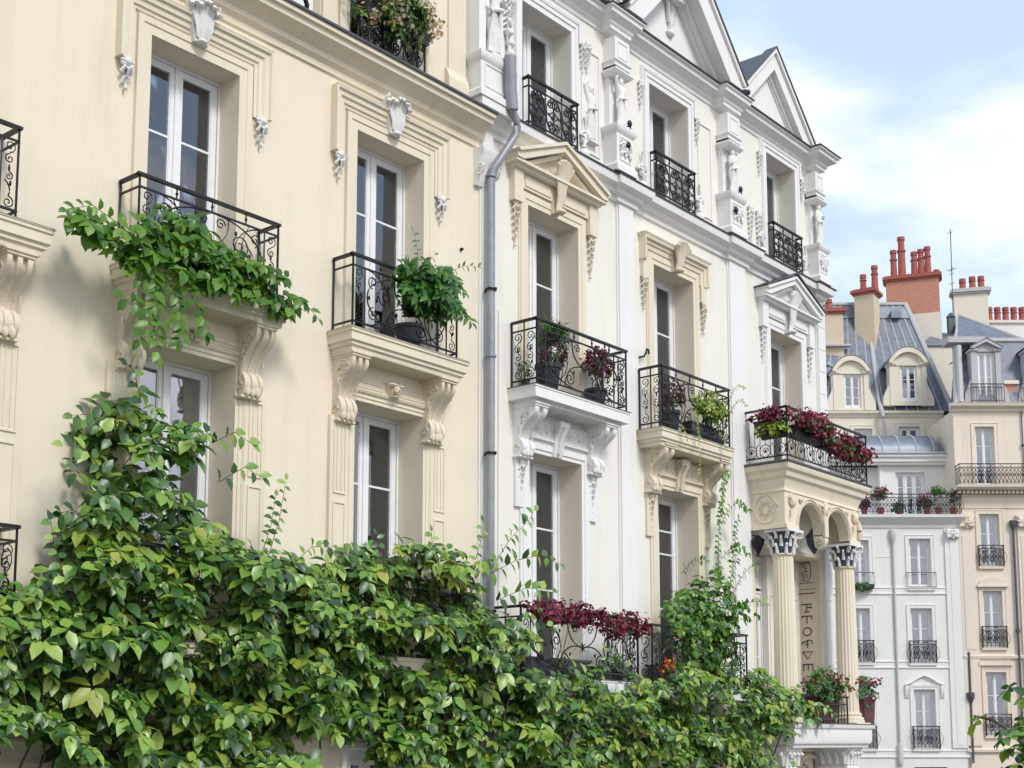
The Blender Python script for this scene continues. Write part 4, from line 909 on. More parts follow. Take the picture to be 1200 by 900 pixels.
cart=[[(.1,.5),(.4,.45),(.5,.1),(.45,-.3),(.3,-.5),(-.2,-.5),(-.3,-.1),(-.45,0)],[(-.45,.45),(.1,.5),(.3,.6),(.25,.4)],[(-.3,.2),(-.05,.45)],[(0,.3),(.0,.1),(.1,.2)],[(-.2,.0),(.2,.02)],[(.05,-.15),(.2,-.2),(.1,-.35)],[(.0,-.1),(-.1,-.25)],[(-.45,.45),(-.4,.3)]]
strokes(lt,[[(-a,b) for a,b in p] for p in cart],.30,6.42,.22,.36,.008)
obj('lettering',lt,'letter',wb)
m=MB(); m.box(xj-.001,xj+.3,-.012,-.001,3.52,6.60) if False else m.box(23.66,23.70,-.02,0,3.52,6.70); obj('loggia_edge',m,'ochre',wb)
m=MB(); m.box(LOG[0]-.16,LOG[0]-.003,-.02,0,3.52,6.7); m.band(LOG[0],LOG[1],[(0,6.625),(.03,6.63),(.05,6.68),(0,6.7)]); obj('loggia_edge',m,'ochre',wb)
m=MB(); m.box(xj-.003,xj-.0015,.02,.60,3.53,6.6); obj('jamb_panel',m,'tan',wb)
# lower balcony slab of the porch and its brackets
m=MB(); m.ring(20.86,23.80,.85,[(-.05,3.08),(-.04,3.12),(0,3.15),(.02,3.2),(.02,3.40),(.05,3.42),(.07,3.47),(.07,3.492)]); lb=obj('balcony',m,'white',wb,smooth=30,label='pale stone balcony under the porch columns')
m=MB(); m.ring(20.86,23.80,.85,[(.075,3.493),(.09,3.497),(.08,3.502)]); obj('zinc_edge',m,'flash',lb)
m=MB(); panel(m,(21.55,-.62),(23.35,-.62),3.502,.50,'farbars',.008); obj('railing',m,'iron',lb,smooth=50)
for cx in (21.15,23.45):
    m=MB(); m.box(cx-.2,cx+.2,-.62,0,.3,2.72); m.ring(cx-.2,cx+.2,.62,[(0,2.66),(.03,2.69),(.03,2.73),(0,2.75)]); m.ring(cx-.2,cx+.2,.62,[(.0,2.75),(.02,2.95),(.07,3.02),(.09,3.06),(.09,3.10)])
    for i in range(4):
        a=cx-.2+.4*i/3; m.tube([(a,-.63,2.78),(a,-.66,2.92),(a,-.72,2.99),(a,-.75,2.95)],.045,5,(1.1,.6))
        y=-.15-.15*i; m.tube([(cx-.21,y,2.78),(cx-.24,y,2.92),(cx-.30,y,2.99),(cx-.33,y,2.95)],.045,5,(1.1,.6))
    m.tube([(cx-.12+a,-.70,b) for a,b in spiral(0,2.98,.08,1.5,PI/2,1)],.02,5); obj('pier',m,'whitecarve',lb,smooth=40)
window(wb,21.5,23.3,.15,3.0,.4,(.3,),0)
m=MB(); m.arch(21.5,23.3,.1,3.0,[(0,0),(0,.05),(.1,.05),(.1,0)]); m.box(21.75,23.1,-.02,-.001,1.9,2.98)
for s in (-1,1):
    m.tube([(22.4+s*a,-.05,b) for a,b in spiral(.35,2.72,.2,1.5,PI/2,1)],.035,6); m.tube([(22.4+s*a,-.05,b) for a,b in arc2(.02,2.5,.7,2.9,.25)],.035,6); m.tube([(22.4+s*a,-.06,b) for a,b in spiral(.55,2.45,.14,1.3,0,-1)],.03,6); m.tube([(22.4+s*.1,-.05,2.3),(22.4+s*.25,-.07,2.6),(22.4+s*.1,-.06,2.95)],.04,6)
obj('door_carving',m,'ochre',wb,smooth=50)
# drainpipe
dp=empty('drainpipe',(13.78,-.15,0),'grey drainpipe down the joint between the cream and white buildings','drainpipe')
m=MB(); m.tube([(13.80,-.16,0.05),(13.80,-.16,3),(13.80,-.16,6),(13.80,-.16,9),(13.80,-.16,10.95),(13.80,-.165,11.05),(13.83,-.19,11.14),(13.88,-.22,11.22),(14.05,-.29,11.52),(14.13,-.32,11.68),(14.16,-.335,11.80),(14.13,-.34,11.90),(14.06,-.345,11.97),(14.02,-.35,12.02)],.058,14)
obj('pipe',m,'pipe',dp,smooth=50)
m=MB(); m.tube([(14.03,-.355,12.0),(13.98,-.37,12.3),(13.94,-.39,12.75)],.085,14); obj('outlet_pipe',m,'pipe',dp,smooth=50)
for z in (10.98,5.6,8.4,3.4): m=MB(); m.lathe(13.80,-.16,[(.068,z),(.078,z+.005),(.078,z+.04),(.068,z+.045)],14); obj('joint_collar',m,'pipe',dp,smooth=40)
for z in (9.35,7.05,4.9):
    m=MB(); m.lathe(13.80,-.16,[(.074,z),(.082,z+.002),(.082,z+.028),(.074,z+.03)],14); m.box(13.78,13.82,-.09,-.0,z,z+.025); m.ell((13.80,-.25,z+.015),(.02,.02,.02),6,4); m.ell((13.72,-.2,z+.015),(.018,.02,.02),6,4); obj('bracket',m,'iron',dp)
m=MB(); m.tube([(17.63,0,9.28),(17.63,-.10,9.28),(17.63,-.13,9.33),(17.66,-.13,9.40),(17.72,-.12,9.40),(17.73,-.12,9.33)],.018,6); prop(obj('wall_hook',m,'iron',None,smooth=50),'black curled iron hook on the white pier between two balconies','hook')
# hanging lantern in the porch, wall lantern by the left capital
la=empty('lantern',(22.75,-.35,6.62),'dark pointed glass lantern hanging inside the porch arches','lantern')
m=MB(); m.lathe(22.75,-.35,[(.02,6.62),(.12,6.78),(.15,6.95),(.10,7.0),(.03,7.1)],6); obj('lantern_body',m,'navy',la)
m=MB(); m.tube([(22.75,-.35,7.08),(22.75,-.35,7.56)],.01,5); m.tube([(22.75,-.35,7.0),(22.92,-.35,6.98)],.012,5); obj('chain',m,'iron',la)
la=empty('lantern',(20.98,-.2,6.4),'black wedge shaped wall lantern behind the left porch capital','lantern')
m=MB(); m.lathe(21.02,-.16,[(.01,6.42),(.10,6.62),(.12,6.70),(.02,6.78)],6); obj('lantern_body',m,'iron',la)
m=MB(); m.tube([(21.02,-.16,6.76),(21.02,-.02,6.80)],.012,5); obj('bracket',m,'iron',la)
# ================================================================== FAR CITY (own facing: square to the street end)
def far(V):
    return lambda x,y,z:(FH[0]*(V+y)+RT[0]*x,-CD+FH[1]*(V+y)+RT[1]*x,z)
def rot(mb,cx,cy,a):
    c,s=math.cos(a),math.sin(a); mb.v=[(cx+(x-cx)*c-(y-cy)*s,cy+(x-cx)*s+(y-cy)*c,z) for x,y,z in mb.v]; return mb
def pots(parent,lst,r=.17):
    for x,y,z0,z1,rr in lst:
        m=MB(); h=z1-z0; m.lathe(x,y,[(rr*1.05,z0),(rr,z0+.1),(rr*.86,z0+h*.62),(rr*1.08,z0+h*.63),(rr*1.08,z0+h*.68),(rr*.82,z0+h*.7),(rr*.80,z1-.18),(rr*.98,z1-.17),(rr*.98,z1),(rr*.7,z1),(rr*.7,z1-.2)],14)
        obj('chimney_pot',m,'terra',parent,smooth=40)
def chim(parent,cx,cy,wl,wr,z0,z1,mat,cap,ang,base=None,potl=()):
    """corner nearest to us at cx,cy; face of width wl runs left and back, face wr right and back"""
    m=MB(); m.box(cx-wl,cx,cy,cy+wr,z0,z1-.25); rot(m,cx,cy,-ang); o=obj('chimney',m,mat,parent)
    c=MB(); c.box(cx-wl-.08,cx+.08,cy-.08,cy+wr+.08,z1-.25,z1-.16); c.box(cx-wl-.15,cx+.15,cy-.15,cy+wr+.15,z1-.16,z1-.02); c.box(cx-wl-.05,cx+.05,cy-.05,cy+wr+.05,z1-.02,z1+.05); rot(c,cx,cy,-ang); obj('chimney_cap',c,cap,o)
    if base: c=MB(); c.box(cx-wl-.05,cx+.05,cy-.05,cy+wr+.05,z0-.3,z0+base); rot(c,cx,cy,-ang); obj('chimney_base',c,'ftrim',o)
    P=[]
    for u,h,rr in potl:
        x=cx-u*math.cos(ang)+wr*.5*math.sin(ang); y=cy+u*math.sin(ang)+wr*.5*math.cos(ang); P.append((x,y,z1+.04,z1+.04+h,rr))
    pots(o,P); return o
def fwin(parent,x0,x1,z0,z1,dp=.22,bars=(.36,.68),cur=5,mat='ftrim',rail=None,y=0.0,sur=True,leaf=2,label=None):
    window(parent,x0,x1,z0,z1,dp,bars,cur,fr=.05,y=y,room=.8,leaf=leaf,label=label)
    if sur:
        m=MB(); m.arch(x0,x1,z0-.02,z1,[(0,-y),(0,.03-y),(.12,.03-y),(.14,.05-y),(.16,.05-y),(.16,-y)]); m.box(x0-.12,x1+.12,y-.10,y+.0,z0-.12,z0-.02); obj('window_surround',m,mat,parent)
    if rail: railing(parent,x0-.1,x1+.1,.14 -y,z0-.02,rail,'far' ,'farbars',yb=0,rb=.012)
# ---- white corner building
XF=far(58)
fw=empty('corner_building',(16,0,0),'narrow white building at the street end with curved zinc attic and flowery terrace','building')
m=MB(); wall(m,11.5,19.32,0,12.3,[(14.58,15.3,9.68,11.74,.22),(17.03,17.95,9.68,11.80,.22),(14.55,15.25,6.5,8.8,.22),(16.98,17.9,6.48,8.8,.22),(17.0,17.9,2.88,5.35,.22),(14.5,15.25,2.88,5.35,.22),(16.9,18.3,.1,2.1,.3)],0,1.6); m.box(11.5,19.32,1.61,7,0,12.7)
obj('wall',m,'fwhite',fw)
for a,b,c,d,cu,rl in ((14.58,15.3,9.68,11.74,5,None),(17.03,17.95,9.68,11.8,5,None),(14.55,15.25,6.5,8.8,5,.95),(16.98,17.9,6.48,8.8,5,.95),(17.0,17.9,2.88,5.35,2,.95),(14.5,15.25,2.88,5.35,0,.95)): fwin(fw,a,b,c,d,rail=rl,cur=cu,mat='fwhite')
for a,b,c in ((17.03,17.95,9.70),(14.58,15.3,9.70)):
    m=MB(); m.tube([(a-.15,-.15,c+.62),(b+.15,-.15,c+.62)],.018,4); m.tube([(a-.15,-.15,c),(b+.15,-.15,c)],.018,4); m.tube([(a-.15,-.15,c+.62),(a-.15,0,c+.62)],.015,4); m.tube([(b+.15,-.15,c+.62),(b+.15,0,c+.62)],.015,4); m.tube([(a-.15,-.15,c),(a-.15,-.15,c+.62)],.012,4); m.tube([(b+.15,-.15,c),(b+.15,-.15,c+.62)],.012,4); obj('railing',m,'iron',fw)
m=MB(); m.box(16.9,18.3,.25,.3,.1,2.1); obj('shutter',m,'zinc',fw)
m=MB()
for z in (9.40,6.25,2.5): m.band(11.5,19.34,[(0,z-.02),(.05,z),(.05,z+.05),(.02,z+.07),(.02,z+.24),(.05,z+.26),(.05,z+.30),(0,z+.32)])
m.band(11.5,19.40,[(0,12.25),(.05,12.27),(.08,12.4),(.2,12.5),(.28,12.6),(.38,12.68),(.40,12.8),(0,12.84)])
m.box(18.55,19.2,-.07,0,2.9,12.2); m.box(18.75,19.0,-.085,-.07,3.0,11.7); obj('mouldings',m,'fwhite',fw,smooth=25)
m=MB(); foliate(m,18.6,19.15,11.75,12.2,.2); q=MB(); q.add([(a,b-.07,c) for a,b,c in m.v],m.f); obj('capital',q,'fwhite',fw)
m=MB(); m.arch(17.0,17.9,5.34,5.35,[(.1,0),(.1,.05),(.2,.05),(.2,0)]); m.tube([(16.65,-.06,5.55),(16.9,-.08,5.65),(17.2,-.08,5.85),(17.45,-.08,5.95),(17.7,-.08,5.85),(18.0,-.08,5.65),(18.25,-.06,5.55)],.05,5); 
for s in (16.7,18.2): m.poly_x([(0,4.95),(.05,5.0),(.10,5.4),(.10,5.5),(0,5.5)],s-.07,s+.07)
obj('window_hood',m,'fwhite',fw,smooth=40)
m=MB(); m.tube([(16.32,-.07,2.5),(16.32,-.07,11.6)],.05,8); m.lathe(16.32,-.07,[(.05,11.5),(.12,11.75),(.15,12.1),(.10,12.2)],8); m.lathe(16.32,-.07,[(.12,2.2),(.12,3.0),(.06,3.1)],8); obj('drainpipe',m,'fgrey',fw,smooth=50)
m=MB(); m.box(15.6,16.2,-.02,0,11.0,11.01); 
# attic storey set back
wall(m,16.4,19.2,12.7,15.35,[(17.0,18.3,12.95,15.0,.2)],1.5,3); obj('attic_wall',m,'fwhite',fw); m=MB(); wall(m,14.2,16.3,12.7,15.30,[],1.9,3); m.box(16.28,16.44,1.46,1.9,12.7,15.3); obj('attic_wall',m,'fwhite',fw)
fwin(fw,17.0,18.3,12.95,15.0,.2,bars=(.3,),cur=0,y=1.5,sur=False,leaf=3)
m=MB(); m.box(14.0,19.35,1.25,1.49,15.30,15.42); m.box(14.0,19.4,1.15,1.49,15.42,15.62); m.box(14.0,19.42,1.05,1.49,15.62,15.76); obj('cornice',m,'fwhite',fw)
m=MB(); pr=[(1.05,15.77)]+[(1.05+1.4*(1-math.cos(PI/2*i/8)),15.77+1.05*math.sin(PI/2*i/8)) for i in range(1,9)]+[(4.5,16.82),(4.5,15.77)]
m.poly_x([(-a,b) for a,b in pr],15.3,18.75); m.add([(18.75,1.05,15.77),(19.3,1.05,15.77),(19.3,4.5,15.77),(18.75,2.45,16.82),(18.75,4.5,16.82)],[(0,1,3),(1,2,4,3)]); m.box(14.2,15.3,1.4,4.5,15.77,16.6); zr=obj('zinc_roof',m,'zinc',fw,smooth=40)
m=MB(); 
for x in (15.6,16.35,17.1,17.85,18.6): m.tube([(x,a-.01,b+.01) for a,b in pr[:9]],.03,4)
m.tube([(15.2,1.02,15.78),(19.3,1.02,15.78)],.05,6); obj('standing_seam',m,'fgrey',zr)
m=MB(); m.tube([(19.25,1.2,15.7),(19.22,1.35,14.9),(19.22,1.35,12.9)],.06,6); obj('drainpipe',m,'zinc',fw)
rl=MB(); panel(rl,(14.2,-.30),(19.25,-.30),12.84,.86,'far',.012); panel(rl,(19.25,-.30),(19.25,1.4),12.84,.86,'farbars',.012); obj('railing',rl,'iron',fw)
# ---- slate mansard building
XF=far(62)
mb_=empty('mansard_building',(17,0,0),'cream building at the street end under a tall slate mansard with two round headed dormers','building')
m=MB(); wall(m,11,20.35,0,18.2,[(17.93,18.93,15.8,17.65,.2),(15.85,16.7,15.9,17.55,.2)],0,9); obj('wall',m,'fcream',mb_)
fwin(mb_,17.93,18.93,15.8,17.65,.2,bars=(.5,),mat='ftrim'); fwin(mb_,15.85,16.7,15.9,17.55,.2,bars=(),mat='ftrim')
m=MB(); m.band(11,20.0,[(0,18.05),(.06,18.1),(.10,18.2),(.2,18.25),(.22,18.36),(0,18.4)]); obj('cornice',m,'ftrim',mb_)
A=(13.6,.05,18.4);B=(20.5,.05,18.4);C_=(19.35,3,24.5);Dd=(15.2,3,24.5);E_=(20.5,9,18.4);F_=(19.35,8,24.5);G_=(13.6,9,18.4);H_=(15.2,8,24.5)
m=MB(); m.add([A,B,C_,Dd,E_,F_,G_,H_],[(0,1,2,3),(1,4,5,2),(0,3,7,6),(3,2,5,7),(4,6,7,5)]); mr=obj('mansard_roof',m,'fslate',mb_)
lp=lambda a,b,t:tuple(a[i]+(b[i]-a[i])*t for i in range(3))
m=MB()
for i in range(1,13): 
    t=i/13.; m.tube([lp(A,B,t),lp(Dd,C_,t)],.035,4)
for i in range(1,6): t=i/6.; m.tube([lp(B,E_,t),lp(C_,F_,t)],.035,4)
obj('standing_seam',m,'fgrey',mr)
m=MB(); m.tube([B,C_],.13,6); m.tube([Dd,C_],.11,6); m.tube([C_,F_],.11,6); m.tube([(17.15,-.35,18.0),(17.1,-.2,18.45),lp(lp(A,B,.51),lp(Dd,C_,.51),.1),lp(lp(A,B,.52),lp(Dd,C_,.52),.62)],.10,8); m.tube([(17.15,-.30,18.0),(17.25,-.2,17.0),(17.2,-.15,16.5)],.08,8); obj('hip_flashing',m,'fgrey',mr,smooth=50)
m=MB(); q=[lp(lp(A,B,t),lp(Dd,C_,t),s) for t,s in ((0,.86),(1,.86),(1,.97),(0,.97))]; m.add([tuple((p[0],p[1]-.06,p[2])) for p in q],[(0,1,2,3)]); m.box(18.45,18.95,2.3,2.6,23.6,23.95); obj('roof_band',m,'zinc',mr)
def dormer(parent,cx,hw,z0,z1,wx0,wx1,wz0,wz1,mat,arch_=True,yf=-.12,dep=2.6):
    m=MB(); wall(m,cx-hw+.22,cx+hw-.22,z0,wz1+.30,[(wx0,wx1,wz0,wz1,.15)],yf,dep); m.box(cx-hw,cx-hw+.215,yf-.06,yf+.5,z0,wz1+.05); m.box(cx+hw-.215,cx+hw,yf-.06,yf+.5,z0,wz1+.05)
    for s in (-1,1):
        m.poly_y([(cx+s*hw,z0),(cx+s*(hw+.32),z0),(cx+s*(hw+.30),z0+.4),(cx+s*(hw+.08),z0+.9),(cx+s*hw,z0+1.1)],yf-.02,yf+.25)
        m.ring(cx+s*(hw-.11)-.12,cx+s*(hw-.11)+.12,-yf+.08,[(0,wz1+.0),(.06,wz1+.05),(.06,wz1+.12),(0,wz1+.15)],yb=yf+.5)
    n=14; out=[]; inn=[]
    W_=hw+.08
    for i in range(n+1):
        t=i/n
        if arch_: a=PI*(1-t)*.64+PI*.18; x=cx+W_*math.cos(a)/math.cos(PI*.18); z=wz1+.12+(z1-wz1-.12)*(math.sin(a)-math.sin(PI*.18))/(1-math.sin(PI*.18))
        else: x=cx-W_+2*W_*t; z=wz1+.15+(z1-wz1-.15)*(1-abs(2*t-1))
        out.append((x,z)); inn.append((cx+(x-cx)*.80,wz1+.10+(z-wz1-.12)*.72-.0))
    for i in range(n):
        a,b,c,d=out[i],out[i+1],inn[i+1],inn[i]
        for y0,y1,k in ((yf-.22,yf-.02,1.0),):
            m.add([(a[0],y0,a[1]),(b[0],y0,b[1]),(c[0],y0,c[1]),(d[0],y0,d[1]),(a[0],y1,a[1]),(b[0],y1,b[1]),(c[0],y1,c[1]),(d[0],y1,d[1])],[(0,1,2,3),(0,1,5,4),(3,2,6,7),(4,5,6,7)])
    m.add([(x,yf-.04,z) for x,z in inn]+[(cx-hw*.8,yf-.04,wz1+.02),(cx+hw*.8,yf-.04,wz1+.02)],[list(range(n+1))+[n+2,n+1]])
    o=obj('dormer',m,mat,parent)
    r=MB(); 
    for i in range(n):
        a,b=out[i],out[i+1]; r.add([(a[0],yf-.24,a[1]+.02),(b[0],yf-.24,b[1]+.02),(b[0],yf+dep,b[1]+.02),(a[0],yf+dep,a[1]+.02),(a[0],yf-.24,a[1]+.05),(b[0],yf-.24,b[1]+.05),(b[0],yf+dep,b[1]+.05),(a[0],yf+dep,a[1]+.05)],[(0,1,2,3),(4,5,6,7),(0,1,5,4),(2,3,7,6)])
    obj('dormer_roof',r,'zinc',o)
    window(o,wx0,wx1,wz0,wz1,.1,(.36,.68) if arch_ else (.5,),0 if arch_ else 2,fr=.05,y=yf,room=.8)
    return o
dormer(mb_,15.75,.82,18.4,20.95,15.42,16.22,18.5,20.1,'fcream'); dormer(mb_,18.42,.86,18.62,21.35,18.05,18.85,18.85,20.5,'fcream')
chim(mb_,21.25,3.6,2.55,.75,22.9,26.35,'brick','terra',.32,base=1.4,potl=((2.15,1.45,.17),(1.75,2.1,.20),(1.15,1.25,.17),(.82,1.35,.17),(.5,1.45,.17),(.1,.2,.16)))
chim(mb_,17.45,1.7,.95,.95,21.8,24.9,'cbrick','terra',.55,base=None,potl=((.62,.85,.16),(.05,1.2,.17)))
m=MB(); m.box(20.0,24.5,2.4,8,0,22.2); rw=obj('rear_wing',m,'fcream',mb_); m=MB(); m.add([(19.9,2.3,22.2),(24.6,2.3,22.2),(24.6,8,22.2),(19.9,8,22.2),(21.2,4.5,23.6),(24.6,4.5,23.0)],[(0,1,5,4),(1,2,5),(2,3,4,5),(3,0,4)]); obj('wing_roof',m,'fslate',mb_)

chim(mb_,15.9,1.5,1.2,.5,20.0,23.8,'cbrick','terra',.1,potl=((.62,.5,.16),))
m=MB(); m.box(15.0,16.2,1.3,1.6,21.9,22.0); m.tube([(15.0,1.2,21.0),(15.35,1.2,20.8),(15.5,1.3,20.4)],.06,6); obj('drainpipe',m,'fgrey',mb_)
# ---- pink stone building
_f=far(58)
XF=lambda x,y,z:_f(x*1.0357,y*1.0357,z*1.0357-.114)   # this facade is measured in its own unit
pb=empty('apartment_building',(22,0,0),'pale pink stone apartment house with dentils and long filigree balcony, at the right edge','building')
po_=[(19.38,20.18,13.72,16.25,.22),(19.4,20.22,10.36,12.54,.22),(19.4,20.2,7.0,9.32,.22),(19.38,20.22,3.42,5.98,.22),(22.4,23.2,13.72,16.25,.22),(22.4,23.2,10.36,12.54,.22),(22.4,23.2,7,9.32,.22)]
m=MB(); wall(m,18.5,27,0.14,16.95,po_,0,4.4); obj('wall',m,'fpink',pb)
for a,b,c,d,_ in po_: fwin(pb,a,b,c,d,rail=None if c>13 else .88,mat='fpink',bars=(.36,.68) if c<13 else (.3,.65),cur=0 if c<4 else 5)
m=MB(); m.band(18.35,27,[(0,16.85),(.08,16.9),(.1,17.0),(.3,17.08),(.34,17.2),(0,17.25)]); m.band(18.42,27,[(0,12.75),(.04,12.78),(.04,13.25),(.08,13.28),(.10,13.34),(0,13.35)]); m.band(18.36,27,[(0,13.5),(.5,13.5),(.62,13.58),(.64,13.68),(0,13.7)])
for i in range(46): m.box(18.5+i*.17,18.6+i*.17,-.34,0,13.355,13.48)
for a,b in ((18.5,19.15),(20.95,21.6)): m.box(a,b,-.08,0,3.0,12.4); m.box(a+.12,b-.12,-.10,-.08,6.9,11.6); m.box(a-.05,b+.05,-.12,0,12.4,12.5); foliate(m,a,b,11.9,12.38,.25)
for z in (6.5,2.7): m.band(18.5,27,[(0,z),(.1,z+.04),(.12,z+.14),(0,z+.2)])
m.poly_y([(19.2,9.55),(20.4,9.55),(20.3,9.75),(19.8,9.95),(19.3,9.75)],0,-.12); m.box(19.15,20.45,-.16,0,9.48,9.56); m.box(19.1,20.5,-.12,0,6.25,6.4)
obj('mouldings',m,'fpink',pb,smooth=25)
r=MB(); panel(r,(18.5,-.58),(27,-.58),13.7,.86,'far',.013); panel(r,(18.5,-.02),(18.5,-.58),13.7,.86,'farbars',.013); obj('railing',r,'iron',pb)
m=MB(); m.tube([(20.76,-.1,2.7),(20.76,-.1,12.0)],.05,8); m.lathe(20.76,-.1,[(.05,11.85),(.15,12.1),(.15,12.25)],8); m.lathe(20.76,-.1,[(.09,7.6),(.09,7.75)],8); obj('drainpipe',m,'flash',pb,smooth=50)
m=MB(); m.tube([(18.7,-.1,2.3),(18.7,-.1,6.8)],.045,8); m.lathe(18.7,-.1,[(.05,4.7),(.16,4.95),(.16,5.15)],8); obj('drainpipe',m,'flash',pb,smooth=50)
m=MB(); m.tube([(21.35,-.06,14.0),(21.35,-.06,16.9)],.025,6); m.ell((21.35,-.08,15.45),(.09,.08,.05)); obj('cable',m,'flash',pb)
A=(18.7,.1,17.25);B=(27,.1,17.25);C2=(27,1.1,20.3);D2=(19.1,1.1,20.3)
m=MB(); m.add([A,B,C2,D2,(22.6,1.6,20.35),(20.3,4.2,22.4),(19.7,4.2,17.25),(27,6,17.25)],[(0,1,2,3),(3,4,5),(0,3,6),(3,5,6),(5,4,7,6),(2,7,4),(1,7,2),(3,2,4)]); pr_=obj('mansard_roof',m,'fslate',pb)
m=MB(); m.tube([D2,C2],.12,6); m.tube([A,D2],.14,6); m.tube([(18.85,0,17.3),(19.05,.6,19.9)],.14,6); m.box(18.6,20.2,.5,1.3,20.05,20.3); m.tube([D2,(20.3,4.2,22.4),(22.6,1.6,20.35)],.07,5); obj('hip_flashing',m,'fgrey',pr_,smooth=50)
dormer(pb,20.02,.62,17.3,20.05,19.68,20.36,17.42,19.5,'fgrey',False,.15); dormer(pb,22.3,.62,17.3,20.0,21.95,22.65,17.42,19.45,'fgrey',False,.15)
m=MB(); panel(m,(19.3,.0),(20.7,.0),17.3,.8,'farbars',.012); panel(m,(21.4,.0),(23.2,.0),17.3,.8,'farbars',.012); obj('railing',m,'iron',pb)
m=MB(); m.box(20.85,21.35,.3,.9,17.2,18.15); o=obj('chimney',m,'brick',pb); m=MB(); m.box(20.78,21.42,.2,1.0,18.15,18.3); obj('chimney_cap',m,'ftrim',o)
m=MB(); m.box(19.55,19.85,3.2,3.5,21.3,22.0); m.lathe(19.7,3.35,[(.2,22.0),(.22,22.05),(.05,22.25)],8); obj('roof_vent',m,'flash',pb)
chim(pb,23.35-.7,6.8,1.55,.55,19.2,24.6,'fcream','fgrey',.22,base=.0,potl=((1.1,.55,.16),(.65,.62,.16),(.25,.62,.16)))
# ---- neighbour at the far right
XF=far(66)
nb=empty('neighbour_building',(25,0,0),'slate roofed building with a row of clay chimney pots at the far right edge','building')
m=MB(); m.box(22.2,30,0,6,0,19.5); obj('wall',m,'fwhite',nb)
m=MB(); m.add([(24.0,-.2,19.5),(30,-.2,19.5),(30,3,23.6),(24.4,3,23.6),(30,6.2,19.5),(24,6.2,19.5)],[(0,1,2,3),(2,4,5,3),(0,3,5),(1,4,2)]); obj('roof',m,'fslate',nb)
m=MB(); m.box(24.2,30,1.6,2.4,23.3,24.35); o=obj('chimney',m,'fwhite',nb); m=MB(); m.box(24.1,30,1.5,2.5,24.35,24.5); obj('chimney_cap',m,'ftrim',o); pots(o,[(24.55+.42*i,2,24.5,25.3,.17) for i in range(6)])
XF=far(60)
an=empty('antenna',(20.0,0,22.6),'tall thin television antenna between the brick and the cream chimney','antenna')
m=MB(); m.tube([(20.02,0,22.3),(20.06,0,26.4)],.022,5); obj('mast',m,'flash',an)
m=MB()
for z,l in ((26.25,.14),(24.5,.22),(24.3,.1),(23.85,.14)): m.tube([(20.04-l,0,z-.05),(20.04+l,0,z+.05)],.014,4)
m.tube([(20.04,-.3,24.5),(20.04,.3,24.5)],.014,4); obj('antenna_bars',m,'flash',an)
XF=None
# ================================================================== PLANTS
def vine(name,poly,label,L0,yfun,seed,dfun,dens=.021,group='creepers along the facade',shoots=()):
    r=random.Random(seed); xs=[p[0] for p in poly]; zs=[p[1] for p in poly]
    t=empty(name,((min(xs)+max(xs))/2,-.3,0),label,'climbing plant',group)
    f=MB(); st=MB(); s=math.sqrt(dens)
    nx=int((max(xs)-min(xs))/s)+1; nz=int((max(zs)-min(zs))/s)+1
    for ly,(off,jit,keep) in enumerate(((0,.10,.62),(-.13,.08,.85),(-.26,.06,.85),(-.40,.05,.75))):
        for i in range(nx):
            for j in range(nz):
                x=min(xs)+(i+r.random())*s; z=min(zs)+(j+r.random())*s
                wob=noise.noise(Vector((x*3.1,z*3.1,seed)))*.16
                if not inpoly(x,z+wob,poly): continue
                g=noise.noise(Vector((x*1.9+7,z*2.3,seed+3)))
                if ly==0 and g<.0: continue
                if r.random()>keep*(.72 if (z>5.35 and x<9.2) else 1): continue
                d=dfun(x,z)+.68*g+off+r.uniform(-jit,jit)
                if d<.06: d=.06+r.random()*.1
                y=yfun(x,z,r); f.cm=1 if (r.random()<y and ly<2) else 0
                ax=Vector((r.uniform(-.45,.25),-.8,r.uniform(.3,1.25))); L=L0*r.uniform(.8,1.15)
                cluster(f,Vector((x,-d,z)),ax,r.choice((4,5,5)),L*r.choice((.6,.9,1.05,1.1,1.22)),r,r.uniform(.35,.9),r.uniform(.85,1.05))
    for k in range(int((max(xs)-min(xs))*3)):
        x=r.uniform(min(xs),max(xs)); z=r.uniform(min(zs),max(zs)-.4)
        if inpoly(x,z,poly) and inpoly(x,z+.8,poly):
            d=dfun(x,z)-.15; st.tube([(x,-.15,max(.0,z-1.2)),(x+r.uniform(-.2,.2),-max(.1,d-.15),z-.4),(x+r.uniform(-.3,.3),-max(.12,d),z+.3),(x+r.uniform(-.4,.4),-max(.12,d+.1),z+.8)],.012,5,(1.3,.5))
    for pts,sl in shoots: f.cm=0; sprig(f,st,pts,L0*sl,r,1.0)
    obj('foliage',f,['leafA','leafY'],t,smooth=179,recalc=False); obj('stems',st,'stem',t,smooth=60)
    return t
VT=[(5.3,4.5),(6.0,4.45),(6.48,4.56),(6.99,4.78),(7.3,4.98),(7.2,5.3),(7.42,5.7),(7.52,6.2),(7.78,6.62),(8.15,6.80),(8.6,6.72),(8.72,6.4),(8.62,6.0),(8.85,5.7),(9.2,5.42),(9.5,5.28),(10.1,5.22)]
VB=[(10.2,3.1),(9.9,2.9),(8.9,2.2),(8.42,2.2),(7.55,2.2),(7.15,2.45),(7.05,3.05),(6.75,3.45),(6.4,3.35),(6.15,2.3),(5.3,2.3)]
def dA(x,z): 
    if z>5: return max(.35,.62-.12*(z-5))
    return .78+.06*math.sin(x*1.3)
def yA(x,z,r): return .10+.14*max(0,noise.noise(Vector((x*1.2,z*1.2,5))))+(.06 if z>4.9 else 0)
